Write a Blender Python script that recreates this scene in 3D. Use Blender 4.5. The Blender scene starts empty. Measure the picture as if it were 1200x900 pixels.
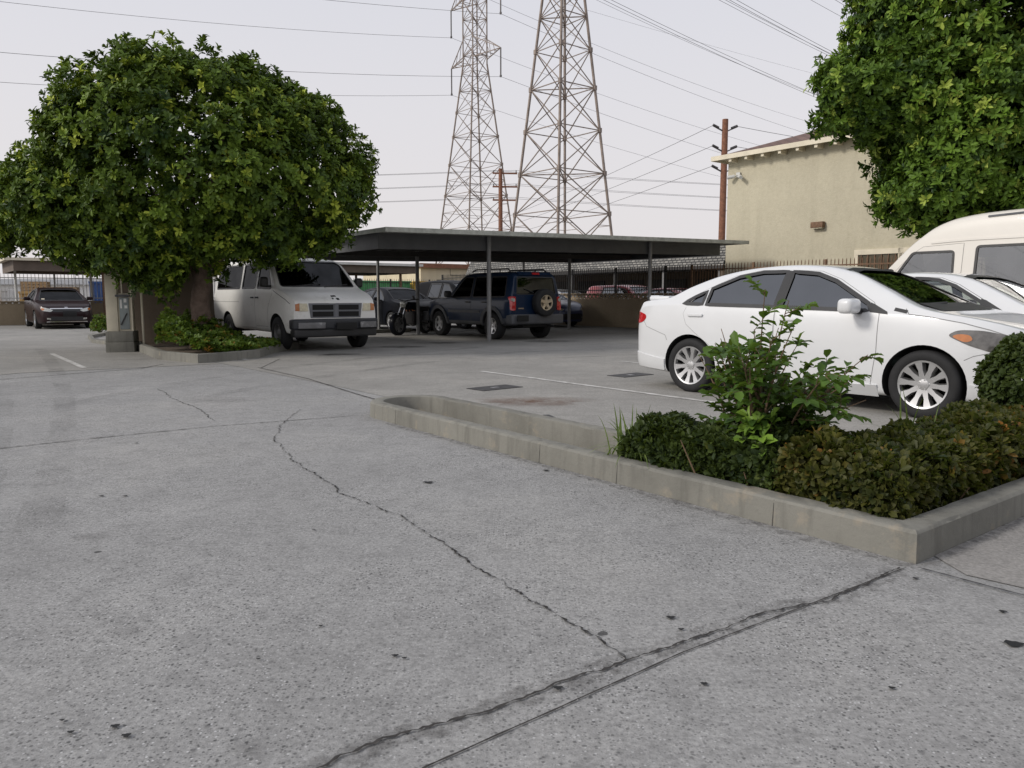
import bpy, bmesh, math, random
import numpy as np
from mathutils import Vector, Matrix
from mathutils.bvhtree import BVHTree
random.seed(7); RNG = np.random.default_rng(11)
S = bpy.context.scene
COL = S.collection
E1 = Vector((.607, -.7947, 0)); E2 = Vector((.7947, .607, 0))   # the lot's own axes: along the driveway, across it
ANG = math.atan2(E1.y, E1.x)
def W(s, a, z=0): return E1*s + E2*a + Vector((0, 0, z))

# ---------- objects ----------
def tag(o, label=None, cat=None, group=None, kind=None):
    if label: o['label'] = label
    if cat: o['category'] = cat
    if group: o['group'] = group
    if kind: o['kind'] = kind
    return o
def thing(name, label, cat, loc=(0, 0, 0), rot=0.0, group=None):
    o = bpy.data.objects.new(name, None); COL.objects.link(o)
    o.location = loc; o.rotation_euler = (0, 0, rot); o.empty_display_size = .1
    return tag(o, label, cat, group)
def smooth_mesh(me, ang=35):
    bm = bmesh.new(); bm.from_mesh(me)
    lim = math.radians(ang)
    for f in bm.faces: f.smooth = True
    for e in bm.edges:
        if len(e.link_faces) == 2: e.smooth = e.calc_face_angle(0) < lim
    bm.to_mesh(me); bm.free()
def link(name, me, mats, parent=None, smooth=None):
    if not isinstance(mats, (list, tuple)): mats = [mats]
    for m in mats:
        if m is not None: me.materials.append(m)
    if smooth: smooth_mesh(me, smooth)
    o = bpy.data.objects.new(name, me); COL.objects.link(o)
    if parent is not None: o.parent = parent
    return o
def copy_tree(o, parent=None):
    c = o.copy(); COL.objects.link(c)
    if parent is not None: c.parent = parent
    for ch in list(o.children): copy_tree(ch, c)
    return c

class MB:
    def __init__(s): s.v = []; s.f = []; s.m = []; s.cur = 0
    def add(s, vs, fs):
        n = len(s.v); s.v += [tuple(v) for v in vs]
        s.f += [tuple(i+n for i in f) for f in fs]; s.m += [s.cur]*len(fs)
        return s
    def mat(s, i): s.cur = i; return s
    def box(s, x0, x1, y0, y1, z0, z1):
        vs = [(x, y, z) for z in (z0, z1) for y in (y0, y1) for x in (x0, x1)]
        return s.add(vs, [(0,2,3,1),(4,5,7,6),(0,1,5,4),(2,6,7,3),(0,4,6,2),(1,3,7,5)])
    def bar(s, p, q, w, h=None, up=(0,0,1)):
        p = Vector(p); q = Vector(q); h = w if h is None else h
        d = (q-p)
        if d.length < 1e-6: return s
        d.normalize(); up = Vector(up)
        if abs(d.dot(up)) > .98: up = Vector((1, 0, 0))
        a = d.cross(up).normalized()*w/2; b = a.cross(d).normalized()*h/2
        vs = [r + sa*a + sb*b for r in (p, q) for sb in (-1, 1) for sa in (-1, 1)]
        return s.add(vs, [(0,2,3,1),(4,5,7,6),(0,1,5,4),(2,6,7,3),(0,4,6,2),(1,3,7,5)])
    def tube(s, pts, r, n=8, cap=True):
        pts = [Vector(p) for p in pts]
        rs = r if isinstance(r, (list, tuple)) else [r]*len(pts)
        rings = []; prev = None
        for i, p in enumerate(pts):
            d = (pts[min(i+1, len(pts)-1)] - pts[max(i-1, 0)]).normalized()
            if prev is None:
                a = d.cross(Vector((0, 0, 1)) if abs(d.z) < .95 else Vector((1, 0, 0))).normalized()
            else:
                a = (prev - d*prev.dot(d)).normalized()
            prev = a; b = d.cross(a)
            rings.append([p + (a*math.cos(t) + b*math.sin(t))*rs[i] for t in [2*math.pi*k/n for k in range(n)]])
        vs = [v for rg in rings for v in rg]; fs = []
        for i in range(len(pts)-1):
            for k in range(n):
                fs.append((i*n+k, i*n+(k+1) % n, (i+1)*n+(k+1) % n, (i+1)*n+k))
        if cap:
            fs.append(tuple(range(n-1, -1, -1))); fs.append(tuple((len(pts)-1)*n+k for k in range(n)))
        return s.add(vs, fs)
    def prism(s, poly, z0, z1):
        n = len(poly)
        area = sum(poly[i][0]*poly[(i+1) % n][1]-poly[(i+1) % n][0]*poly[i][1] for i in range(n))
        if area < 0: poly = poly[::-1]
        vs = [(x, y, z0) for x, y in poly] + [(x, y, z1) for x, y in poly]
        fs = [tuple(range(n-1, -1, -1)), tuple(range(n, 2*n))] + [(i, (i+1) % n, n+(i+1) % n, n+i) for i in range(n)]
        return s.add(vs, fs)
    def lathe(s, prof, n=32, M=None, closed=False):
        # prof: (r, h) about +Y axis
        M = M or Matrix()
        k = len(prof); vs = []; fs = []
        for j in range(n):
            t = 2*math.pi*j/n
            for r, h in prof: vs.append(M @ Vector((r*math.cos(t), h, r*math.sin(t))))
        for j in range(n):
            for i in range(k if closed else k-1):
                a, b = i, (i+1) % k
                fs.append((j*k+a, j*k+b, ((j+1) % n)*k+b, ((j+1) % n)*k+a))
        return s.add(vs, fs)
    def build(s, name, mats, parent=None, smooth=None, bevel=0, seg=2):
        me = bpy.data.meshes.new(name); me.from_pydata(s.v, [], s.f)
        me.polygons.foreach_set('material_index', s.m)
        bm = bmesh.new(); bm.from_mesh(me)
        if bevel:
            bmesh.ops.remove_doubles(bm, verts=bm.verts, dist=1e-5)
            ed = [e for e in bm.edges if len(e.link_faces) == 2 and e.calc_face_angle(0) > .5]
            bmesh.ops.bevel(bm, geom=ed, offset=bevel, segments=seg, affect='EDGES', profile=.6, clamp_overlap=True)
        bmesh.ops.recalc_face_normals(bm, faces=bm.faces)
        bm.to_mesh(me); bm.free()
        return link(name, me, mats, parent, smooth or (40 if bevel else None))

# ---------- materials ----------
class NT:
    def __init__(s, m): s.t = m.node_tree; s.n = s.t.nodes; s.l = s.t.links
    def new(s, ty, **kw):
        n = s.n.new(ty)
        for k, v in kw.items(): setattr(n, k, v)
        return n
    def noise(s, co, scale, detail=5, rough=.55):
        n = s.new('ShaderNodeTexNoise'); n.inputs['Scale'].default_value = scale
        n.inputs['Detail'].default_value = detail; n.inputs['Roughness'].default_value = rough
        s.l.new(co, n.inputs['Vector']); return n.outputs['Fac']
    def ramp(s, fac, stops):
        n = s.new('ShaderNodeValToRGB'); cr = n.color_ramp
        while len(cr.elements) < len(stops): cr.elements.new(.5)
        for e, (p, c) in zip(cr.elements, stops):
            e.position = p; e.color = (*c, 1) if hasattr(c, '__len__') else (c, c, c, 1)
        s.l.new(fac, n.inputs[0]); return n.outputs[0]
    def mix(s, fac, a, b, mode='MIX'):
        n = s.new('ShaderNodeMix', data_type='RGBA', blend_type=mode)
        for i, v in ((0, fac), (6, a), (7, b)):
            if hasattr(v, 'is_output'): s.l.new(v, n.inputs[i])
            else: n.inputs[i].default_value = v if i == 0 else ((*v, 1) if hasattr(v, '__len__') else (v, v, v, 1))
        return n.outputs[2]
    def math(s, op, a, b=0.0):
        n = s.new('ShaderNodeMath', operation=op)
        for i, v in ((0, a), (1, b)):
            if hasattr(v, 'is_output'): s.l.new(v, n.inputs[i])
            else: n.inputs[i].default_value = v
        return n.outputs[0]
def base_mat(name):
    m = bpy.data.materials.new(name); m.use_nodes = True
    t = NT(m); b = m.node_tree.nodes['Principled BSDF']
    return m, t, b
def pmat(name, c, rough=.6, metal=0, var=.12, scale=4, bump=0, bscale=60, coat=0, dirt=None, spec=.5):
    """procedural surface: base colour with noise variation, roughness variation and fine bump"""
    m, t, b = base_mat(name)
    co = t.new('ShaderNodeTexCoord').outputs['Object']
    n = t.noise(co, scale, 6, .6)
    lo = tuple(x*(1-var) for x in c); hi = tuple(min(1, x*(1+var)) for x in c)
    col = t.ramp(n, [(.3, lo), (.7, hi)])
    if dirt:
        d = t.noise(co, dirt[1], 8, .7)
        f = t.ramp(d, [(dirt[2], 0.0), (min(1, dirt[2]+.18), 1.0)])
        col = t.mix(t.math('MULTIPLY', f, dirt[3] if len(dirt) > 3 else .6), col, dirt[0])
    t.l.new(col, b.inputs['Base Color'])
    b.inputs['Roughness'].default_value = rough; b.inputs['Metallic'].default_value = metal
    b.inputs['Specular IOR Level'].default_value = spec
    if coat: b.inputs['Coat Weight'].default_value = coat; b.inputs['Coat Roughness'].default_value = .04
    if bump:
        bn = t.new('ShaderNodeBump'); bn.inputs['Strength'].default_value = bump; bn.inputs['Distance'].default_value = .02
        t.l.new(t.noise(co, bscale, 5, .6), bn.inputs['Height']); t.l.new(bn.outputs[0], b.inputs['Normal'])
    return m
def glass(name, tint, refl=.06, rough=.02, fk=.8):
    m = bpy.data.materials.new(name); m.use_nodes = True; t = NT(m); t.n.clear()
    out = t.new('ShaderNodeOutputMaterial'); tr = t.new('ShaderNodeBsdfTransparent'); gl = t.new('ShaderNodeBsdfGlossy')
    tr.inputs[0].default_value = (*tint, 1); gl.inputs['Roughness'].default_value = rough; gl.inputs[0].default_value = (.95, .97, 1, 1)
    fr = t.new('ShaderNodeFresnel'); fr.inputs[0].default_value = 1.5
    f = t.math('ADD', t.math('MULTIPLY', fr.outputs[0], fk), refl)
    co = t.new('ShaderNodeTexCoord').outputs['Object']
    f = t.math('ADD', f, t.math('MULTIPLY', t.noise(co, 3, 4), .04))
    mx = t.new('ShaderNodeMixShader'); t.l.new(f, mx.inputs[0]); t.l.new(tr.outputs[0], mx.inputs[1]); t.l.new(gl.outputs[0], mx.inputs[2])
    t.l.new(mx.outputs[0], out.inputs[0]); return m
def leafmat(name, dark, light, tip=None, rough=.55, trans=.25):
    m, t, b = base_mat(name)
    at = t.new('ShaderNodeAttribute', attribute_name='tone').outputs['Fac']
    stops = [(0.0, dark), (.75, light)] + ([(1.0, tip)] if tip else [])
    col = t.ramp(at, stops)
    t.l.new(col, b.inputs['Base Color']); b.inputs['Roughness'].default_value = rough
    b.inputs['Specular IOR Level'].default_value = .2
    tr = t.new('ShaderNodeBsdfTranslucent'); t.l.new(t.mix(.5, col, (.25, .35, .03)), tr.inputs[0])
    mx = t.new('ShaderNodeMixShader'); mx.inputs[0].default_value = trans
    t.l.new(b.outputs[0], mx.inputs[1]); t.l.new(tr.outputs[0], mx.inputs[2])
    t.l.new(mx.outputs[0], t.n['Material Output'].inputs[0]); return m

def concrete(name, c, warm, pits=1.0, spots=1.0, stain=.5):
    m, t, b = base_mat(name)
    co = t.new('ShaderNodeTexCoord').outputs['Object']
    big = t.noise(co, .45, 5, .6); mid = t.noise(co, 2.2, 7, .65); fine = t.noise(co, 60, 3, .6)
    col = t.ramp(big, [(.32, tuple(x*.86 for x in c)), (.5, c), (.7, warm)])
    col = t.mix(t.math('MULTIPLY', t.ramp(mid, [(.3, 1.0), (.55, 0.0)]), .25*stain*2), col, tuple(x*.6 for x in c))
    col = t.mix(t.math('MULTIPLY', t.ramp(t.noise(co, .9, 4, .55), [(.55, 0.0), (.75, 1.0)]), .35), col, tuple(min(1, x*1.22) for x in c))
    for sc_, lo_, hi_, am_ in ((7, .36, .52, .30), (19, .36, .50, .34)):
        col = t.mix(t.math('MULTIPLY', t.ramp(t.noise(co, sc_, 6, .7), [(lo_, 1.0), (hi_, 0.0)]), am_*(.4+.6*pits)), col, tuple(x*.5 for x in c))
    # fine grain
    col = t.mix(.55, col, t.ramp(fine, [(.25, .25), (.75, .75)]), 'OVERLAY')
    # exposed aggregate: dark and pale pebbles
    for sc, lo, keep, dk, amt in ((21, .12, .74, .09, .55), (48, .17, .62, .06, .9), (82, .22, .5, .09, .85), (130, .25, .5, .14, .6), (85, .2, .86, .60, .7)):
        v = t.new('ShaderNodeTexVoronoi'); v.inputs['Scale'].default_value = sc; t.l.new(co, v.inputs['Vector'])
        sx = t.new('ShaderNodeSeparateColor'); t.l.new(v.outputs['Color'], sx.inputs[0])
        near = t.ramp(v.outputs['Distance'], [(lo, 1.0), (lo+.14, 0.0)])
        k = t.math('GREATER_THAN', sx.outputs[0], keep)
        zone = t.ramp(t.noise(co, 1.3, 3), [(.3, .25), (.6, 1.0)])
        f = t.math('MULTIPLY', t.math('MULTIPLY', t.math('MULTIPLY', near, k), amt*pits), zone)
        col = t.mix(f, col, dk)
    # old chewing gum and oil drops
    for sc, r, keep in ((2.3, .045, .62), (4.4, .05, .80)):
        v = t.new('ShaderNodeTexVoronoi'); v.inputs['Scale'].default_value = sc; v.inputs['Randomness'].default_value = 1
        wob = t.new('ShaderNodeVectorMath', operation='ADD'); t.l.new(co, wob.inputs[0])
        nz = t.new('ShaderNodeTexNoise'); nz.inputs['Scale'].default_value = 30; t.l.new(co, nz.inputs['Vector'])
        sc_ = t.new('ShaderNodeVectorMath', operation='SCALE'); t.l.new(nz.outputs['Color'], sc_.inputs[0]); sc_.inputs['Scale'].default_value = .03
        t.l.new(sc_.outputs[0], wob.inputs[1]); t.l.new(wob.outputs[0], v.inputs['Vector'])
        sx = t.new('ShaderNodeSeparateColor'); t.l.new(v.outputs['Color'], sx.inputs[0])
        rr = t.math('MULTIPLY', sx.outputs[1], r)
        near = t.math('LESS_THAN', v.outputs['Distance'], rr)
        f = t.math('MULTIPLY', t.math('MULTIPLY', near, t.math('GREATER_THAN', sx.outputs[0], keep)), .8*spots)
        col = t.mix(f, col, .035)
    t.l.new(col, b.inputs['Base Color']); b.inputs['Roughness'].default_value = .88
    b.inputs['Specular IOR Level'].default_value = .25
    bn = t.new('ShaderNodeBump'); bn.inputs['Strength'].default_value = .55*pits+.1; bn.inputs['Distance'].default_value = .006
    t.l.new(t.noise(co, 75, 4, .7), bn.inputs['Height']); t.l.new(bn.outputs[0], b.inputs['Normal'])
    return m

def kerbmat(name, c):
    m, t, b = base_mat(name); co = t.new('ShaderNodeTexCoord').outputs['Object']
    mp = t.new('ShaderNodeMapping'); mp.inputs['Scale'].default_value = (1, 1, .12); t.l.new(co, mp.inputs[0])
    col = t.ramp(t.noise(co, 1.1, 7, .65), [(.3, tuple(x*.72 for x in c)), (.5, c), (.72, tuple(x*1.18 for x in c))])
    col = t.mix(t.math('MULTIPLY', t.ramp(t.noise(mp.outputs[0], 13, 5, .6), [(.5, 0.0), (.68, 1.0)]), .42), col, tuple(x*.5 for x in c))
    col = t.mix(t.math('MULTIPLY', t.ramp(t.noise(co, 34, 6, .75), [(.33, 1.0), (.46, 0.0)]), .22), col, (.13, .125, .11))
    col = t.mix(t.math('MULTIPLY', t.ramp(t.noise(co, 4, 5, .7), [(.58, 0.0), (.7, 1.0)]), .4), col, (.36, .30, .22))
    t.l.new(col, b.inputs['Base Color']); b.inputs['Roughness'].default_value = .92; b.inputs['Specular IOR Level'].default_value = .2
    bn = t.new('ShaderNodeBump'); bn.inputs['Strength'].default_value = .5; bn.inputs['Distance'].default_value = .008
    t.l.new(t.noise(co, 40, 7, .7), bn.inputs['Height']); t.l.new(bn.outputs[0], b.inputs['Normal']); return m
def stucco(name, c, dark, amt=.5, scale=1.2):
    m, t, b = base_mat(name)
    co = t.new('ShaderNodeTexCoord').outputs['Object']
    a = t.noise(co, scale, 8, .7); f = t.noise(co, 9, 8, .75)
    col = t.ramp(a, [(.3, tuple(x*.88 for x in c)), (.65, c)])
    col = t.mix(t.math('MULTIPLY', t.ramp(f, [(.35, 1.0), (.55, 0.0)]), amt), col, dark)
    mp = t.new('ShaderNodeMapping'); mp.inputs['Scale'].default_value = (1, 1, .07); t.l.new(co, mp.inputs[0])
    col = t.mix(t.math('MULTIPLY', t.ramp(t.noise(mp.outputs[0], 2.6, 6, .65), [(.52, 0.0), (.72, 1.0)]), .18), col, tuple(x*.62 for x in dark))
    t.l.new(col, b.inputs['Base Color']); b.inputs['Roughness'].default_value = .92; b.inputs['Specular IOR Level'].default_value = .2
    bn = t.new('ShaderNodeBump'); bn.inputs['Strength'].default_value = .5; bn.inputs['Distance'].default_value = .03
    t.l.new(t.noise(co, 22, 8, .75), bn.inputs['Height']); t.l.new(bn.outputs[0], b.inputs['Normal']); return m
def shingle(name, ca, cb, mortar, rows=6.0, width=.3, axis='Z', freq=1.0):
    m, t, b = base_mat(name)
    co = t.new('ShaderNodeTexCoord').outputs['Object']
    sp = t.new('ShaderNodeSeparateXYZ'); t.l.new(co, sp.inputs[0])
    cb_ = t.new('ShaderNodeCombineXYZ'); t.l.new(sp.outputs['X'], cb_.inputs[0]); t.l.new(sp.outputs[axis], cb_.inputs[1])
    br = t.new('ShaderNodeTexBrick'); t.l.new(cb_.outputs[0], br.inputs['Vector'])
    br.inputs['Scale'].default_value = freq; br.inputs['Brick Width'].default_value = width; br.inputs['Row Height'].default_value = 1/rows
    br.inputs['Mortar Size'].default_value = .022; br.inputs['Bias'].default_value = 0
    br.inputs['Color1'].default_value = (*ca, 1); br.inputs['Color2'].default_value = (*cb, 1); br.inputs['Mortar'].default_value = (*mortar, 1)
    col = t.mix(.35, br.outputs[0], t.ramp(t.noise(co, 14, 6, .7), [(.25, .2), (.75, .8)]), 'OVERLAY')
    t.l.new(col, b.inputs['Base Color']); b.inputs['Roughness'].default_value = .9
    bn = t.new('ShaderNodeBump'); bn.inputs['Strength'].default_value = .6; bn.inputs['Distance'].default_value = .02
    t.l.new(br.outputs['Fac'], bn.inputs['Height']); bn.invert = True; t.l.new(bn.outputs[0], b.inputs['Normal']); return m

M = {}
M['drive'] = concrete('driveway concrete', (.305, .302, .295), (.335, .328, .314), 1.0, 1.0)
M['lot'] = concrete('lot concrete', (.29, .281, .262), (.325, .311, .287), .35, .6, .8)
M['walk'] = concrete('sidewalk concrete', (.29, .278, .262), (.32, .306, .285), .3, .5, .5)
M['kerb'] = kerbmat('kerb concrete', (.20, .195, .172))
M['crack'] = pmat('dark crack line', (.035, .032, .03), .95, var=.5, scale=30)  # near-black tone of the cracks and joints
M['joint'] = pmat('joint filler', (.10, .095, .09), .95, var=.4, scale=20)
M['bumper_dark'] = pmat('slate bumper', (.027, .029, .034), .5, 0, var=.25, dirt=((.12, .12, .12), 6, .66))
M['grille_grey'] = pmat('grey grille plastic', (.15, .155, .17), .45, 0, var=.1)
M['stain'] = pmat('crack stain', (.2, .19, .185), .95, var=.25, scale=20)
M['paintline'] = pmat('worn white paint', (.55, .54, .52), .8, var=.2, scale=9, dirt=((.3, .29, .27), 7, .42, .9))
M['earth'] = pmat('dry earth', (.13, .10, .075), .95, var=.4, scale=9, bump=.6)
M['land'] = pmat('far ground', (.22, .205, .19), .95, var=.25, scale=.2)
M['stucco_tan'] = stucco('olive tan stucco', (.54, .50, .385), (.41, .37, .265), .42)
M['stucco_brown'] = stucco('brown stucco', (.16, .128, .098), (.11, .088, .068), .4)
M['wall_tan'] = stucco('tan block wall', (.36, .29, .20), (.27, .215, .15), .4)
M['cream'] = stucco('cream wall', (.66, .58, .42), (.55, .47, .33), .3)
M['white_wall'] = stucco('white wall', (.68, .67, .64), (.5, .49, .46), .3)
M['trim_cream'] = pmat('cream trim', (.66, .60, .47), .6, var=.1, dirt=((.3, .26, .2), 6, .6))
M['roof_brown'] = shingle('brown roof shingles', (.14, .085, .07), (.20, .125, .10), (.06, .04, .035), 5, .35, 'Y')
M['shake_grey'] = shingle('grey wood shakes', (.30, .29, .265), (.15, .148, .14), (.04, .04, .04), 9.5, .23, 'Z')
M['dark_metal'] = pmat('dark painted steel', (.035, .033, .032), .5, .2, var=.25)
M['brown_metal'] = pmat('plain brown steel', (.17, .10, .06), .7, .2, var=.35, scale=20)
M['grey_steel'] = pmat('grey painted steel', (.20, .20, .20), .5, .1, var=.15, dirt=((.12, .09, .07), 8, .62))
M['canopy_dark'] = pmat('charcoal fascia', (.085, .088, .092), .6, .1, var=.2, scale=2, dirt=((.11, .105, .1), 3, .6))
M['canopy_brown'] = pmat('brown fascia', (.12, .09, .07), .7, 0, var=.2, scale=2)
M['canopy_edge'] = pmat('weathered roof rim', (.42, .43, .38), .7, 0, var=.2, scale=5, dirt=((.22, .21, .18), 6, .5))
M['soffit'] = pmat('canopy underside', (.055, .052, .05), .8, 0, var=.2, scale=3)
M['tower'] = pmat('haze-paled galvanised steel', (.26, .215, .185), .75, .2, var=.3, scale=1.5)  # distance haze put into the colour: the brown-grey steel is paled
M['tower_dark'] = pmat('shaded lattice steel', (.13, .10, .085), .75, .2, var=.3, scale=1.5)
M['pole'] = pmat('brown wood pole', (.22, .10, .06), .85, 0, var=.35, scale=7, bump=.4, dirt=((.1, .05, .03), 3, .55))
M['insul'] = pmat('dark insulator', (.07, .065, .065), .4, 0, var=.2)
M['wire'] = pmat('aluminium conductor', (.13, .13, .135), .6, .3, var=.1)
M['tyre'] = pmat('tyre rubber', (.013, .013, .014), .8, 0, var=.2, scale=12, dirt=((.035, .032, .03), 9, .62))
M['alloy'] = pmat('silver alloy', (.62, .62, .62), .28, .85, var=.06)
M['alloy_gold'] = pmat('dusty alloy', (.55, .47, .35), .4, .6, var=.1)
M['steel_wheel'] = pmat('dull steel wheel', (.22, .22, .22), .5, .6, var=.2)
M['well'] = pmat('wheel well black', (.012, .012, .012), .9, 0, var=.3)
M['cabin'] = pmat('cabin trim', (.035, .033, .032), .8, 0, var=.25)
M['cabin_lt'] = pmat('cabin cloth', (.16, .15, .14), .85, 0, var=.15)
M['blackplastic'] = pmat('black plastic', (.022, .022, .023), .5, 0, var=.2)
M['greyplastic'] = pmat('grey plastic', (.075, .078, .085), .55, 0, var=.2, dirt=((.25, .24, .23), 5, .68))
M['chrome'] = pmat('chrome', (.75, .75, .76), .12, 1, var=.04)
M['wornchrome'] = pmat('worn bumper', (.17, .17, .175), .42, .2, var=.3, dirt=((.7, .7, .68), 4, .55, .9))
M['seam'] = pmat('panel gap', (.05, .05, .05), .9, 0, var=.2)
M['seam_soft'] = pmat('panel gap pale', (.22, .22, .22), .9, 0, var=.1)
M['plate'] = pmat('blank black plate', (.006, .006, .006), .7, 0, var=.2)
M['red_lens'] = pmat('red lamp lens', (.45, .015, .02), .12, 0, var=.2, scale=14, coat=1)
M['amber_lens'] = pmat('amber lamp lens', (.45, .15, .035), .12, 0, var=.2, scale=14, coat=1)
M['clear_lens'] = pmat('clear lamp lens', (.50, .50, .46), .1, .3, var=.3, scale=18, coat=1)
M['dull_lens'] = pmat('yellowed lamp lens', (.62, .57, .42), .2, 0, var=.2, scale=18, coat=.6)
M['smoke_lens'] = pmat('smoked lamp lens', (.11, .105, .10), .1, .2, var=.5, scale=12, coat=1)
M['glass_dark'] = glass('dark tinted glass', (.035, .04, .04), .05)
M['glass_black'] = glass('near black glass', (.012, .012, .014), .0, .03, .2)
M['glass_side'] = glass('grey tinted glass', (.05, .05, .055), .13)
M['glass_green'] = glass('green windscreen glass', (.34, .44, .36), .03)
M['glass_clear'] = glass('clear car glass', (.72, .78, .76), .05)
M['bark'] = pmat('grey brown bark', (.16, .115, .09), .95, 0, var=.35, scale=9, bump=.8, bscale=30)
M['twig'] = pmat('brown twig', (.13, .085, .05), .9, 0, var=.3, scale=20)
M['ficus'] = leafmat('ficus leaves', (.016, .040, .009), (.135, .21, .022), (.40, .47, .06), .5, .12)
M['ficus2'] = leafmat('glossy tree leaves', (.018, .044, .010), (.13, .225, .026), (.32, .40, .07), .5, .14)
M['hedge'] = leafmat('hedge leaves', (.017, .030, .011), (.065, .092, .02), (.20, .12, .03), .5, .15)
M['hedge_red'] = leafmat('bronze hedge leaves', (.018, .028, .011), (.085, .082, .018), (.24, .10, .025), .5, .2)
M['sapling'] = leafmat('sapling leaves', (.026, .06, .014), (.105, .19, .03), (.25, .40, .06), .45, .3)
M['cover'] = leafmat('groundcover leaves', (.03, .06, .012), (.12, .19, .025), (.30, .13, .03), .5, .25)
M['blade'] = leafmat('grass blades', (.05, .085, .02), (.16, .22, .06), (.32, .34, .14), .5, .25)
def paint(name, c, metal=0, coat=1, rough=.35, var=.03, dirt=None, spec=.5):
    return pmat(name, c, rough, metal, var=var, scale=1.5, coat=coat, dirt=dirt, spec=spec)
M['p_white'] = paint('white car paint', (.63, .64, .65), dirt=((.62, .60, .55), 2.5, .62, .35))
M['p_cream'] = paint('cream van paint', (.66, .63, .575), rough=.45, coat=.5, dirt=((.6, .55, .47), 3, .6, .3))
M['p_van'] = paint('chalky white van paint', (.78, .775, .745), rough=.5, coat=.25, var=.06, dirt=((.40, .38, .34), 3, .55, .5))
M['p_jeep'] = paint('dark blue paint', (.007, .019, .048), .0, rough=.3, coat=.25, spec=.25, dirt=((.05, .06, .08), 3, .62, .4))
M['p_maroon'] = paint('dark maroon paint', (.018, .007, .008), .1, rough=.35, coat=.15, spec=.2)
M['p_black'] = paint('black blue paint', (.006, .007, .011), .0, rough=.4, coat=.04, spec=.06)
M['p_dark'] = paint('dark grey paint', (.007, .007, .008), .0, rough=.4, coat=.04, spec=.06)
M['p_blue'] = paint('blue paint', (.015, .028, .10), .1, rough=.3, coat=.5)
M['p_red'] = paint('red paint', (.30, .028, .032), .1, rough=.3)
M['p_silver'] = paint('silver paint', (.5, .5, .5), .5, rough=.3)
# ---------- vehicles: a lofted body, hollowed and cut for glass and wheels, with parts laid on its surface ----------
def curve(pts):
    xs = np.array([p[0] for p in pts], float); ys = np.array([p[1] for p in pts], float)
    d = np.diff(ys)/np.diff(xs); m = np.zeros_like(ys)
    m[0], m[-1] = d[0], d[-1]
    for i in range(1, len(xs)-1):
        m[i] = 0 if d[i-1]*d[i] <= 0 else 2*d[i-1]*d[i]/(d[i-1]+d[i])
    def f(x):
        x = min(max(x, xs[0]), xs[-1]); i = min(max(int(np.searchsorted(xs, x))-1, 0), len(xs)-2)
        h = xs[i+1]-xs[i]; t = (x-xs[i])/h
        return float((2*t**3-3*t*t+1)*ys[i]+(t**3-2*t*t+t)*h*m[i]+(-2*t**3+3*t*t)*ys[i+1]+(t**3-t*t)*h*m[i+1])
    return f
def chaikin(P, n):
    for _ in range(n):
        Q = [P[0]]
        for a, b in zip(P[:-1], P[1:]):
            Q.append((a[0]*.75+b[0]*.25, a[1]*.75+b[1]*.25)); Q.append((a[0]*.25+b[0]*.75, a[1]*.25+b[1]*.75))
        Q.append(P[-1]); P = Q
    return P
class Spec:
    def __init__(s, **k): s.__dict__.update(k)
def half_section(sp, x, dw=0, dt=0, floor=None):
    w = sp.w(x)-dw; zt = sp.top(x)-dt; zb = sp.bot(x) if floor is None else floor
    zs = min(sp.belt(x), zt-.012); zs = max(zs, zb+.05); zt = max(zt, zs+.012)
    h = zt-zs; H = zs-zb; ws = w*sp.ws; wr = max(ws-sp.tum*h, .35*w)
    P = [(0, zb), (.45*w, zb), (.82*w, zb), (.93*w, zb+.015), (.968*w, zb+.09*H), (.990*w, zb+.27*H), (w, zb+.5*H),
         (.998*w, zb+.68*H), (.987*w, zb+.87*H), (ws, zs)]
    for k in (.12, .4, .7, 1.0): P.append((ws-(ws-wr)*k, zs+.86*h*k))
    P += [(.955*wr, zs+.935*h), (.86*wr, zs+.972*h), (.6*wr, zs+.992*h), (.3*wr, zt), (0, zt)]
    return P
def loft(sp, xs, res, **kw):
    vs = []; n = None
    for x in xs:
        P = chaikin(half_section(sp, x, **kw), res)
        ring = [(x, y, z) for y, z in P] + [(x, -y, z) for y, z in P[-2:0:-1]]
        n = len(ring); vs += ring
    fs = []
    for i in range(len(xs)-1):
        for k in range(n):
            fs.append((i*n+k, (i+1)*n+k, (i+1)*n+(k+1) % n, i*n+(k+1) % n))
    for base, rev in ((0, False), ((len(xs)-1)*n, True)):
        c = len(vs); zc = sum(vs[base+k][2] for k in range(n))/n; vs.append((vs[base][0], 0, zc))
        for k in range(n):
            f = (base+k, base+(k+1) % n, c); fs.append(f[::-1] if rev else f)
    bm = bmesh.new()
    bv = [bm.verts.new(v) for v in vs]
    for f in fs: bm.faces.new([bv[i] for i in f])
    bmesh.ops.remove_doubles(bm, verts=bm.verts, dist=1e-5)
    bmesh.ops.recalc_face_normals(bm, faces=bm.faces)
    return bm
def boolean(target, cutter_bm):
    me = bpy.data.meshes.new('cut'); cutter_bm.to_mesh(me); cutter_bm.free()
    c = bpy.data.objects.new('cut', me); COL.objects.link(c)
    md = target.modifiers.new('b', 'BOOLEAN'); md.operation = 'DIFFERENCE'; md.object = c; md.solver = 'EXACT'
    dg = bpy.context.evaluated_depsgraph_get(); dg.update()
    new = bpy.data.meshes.new_from_object(target.evaluated_get(dg))
    target.modifiers.remove(md); old = target.data; target.data = new
    bpy.data.objects.remove(c); bpy.data.meshes.remove(me); bpy.data.meshes.remove(old)
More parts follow.
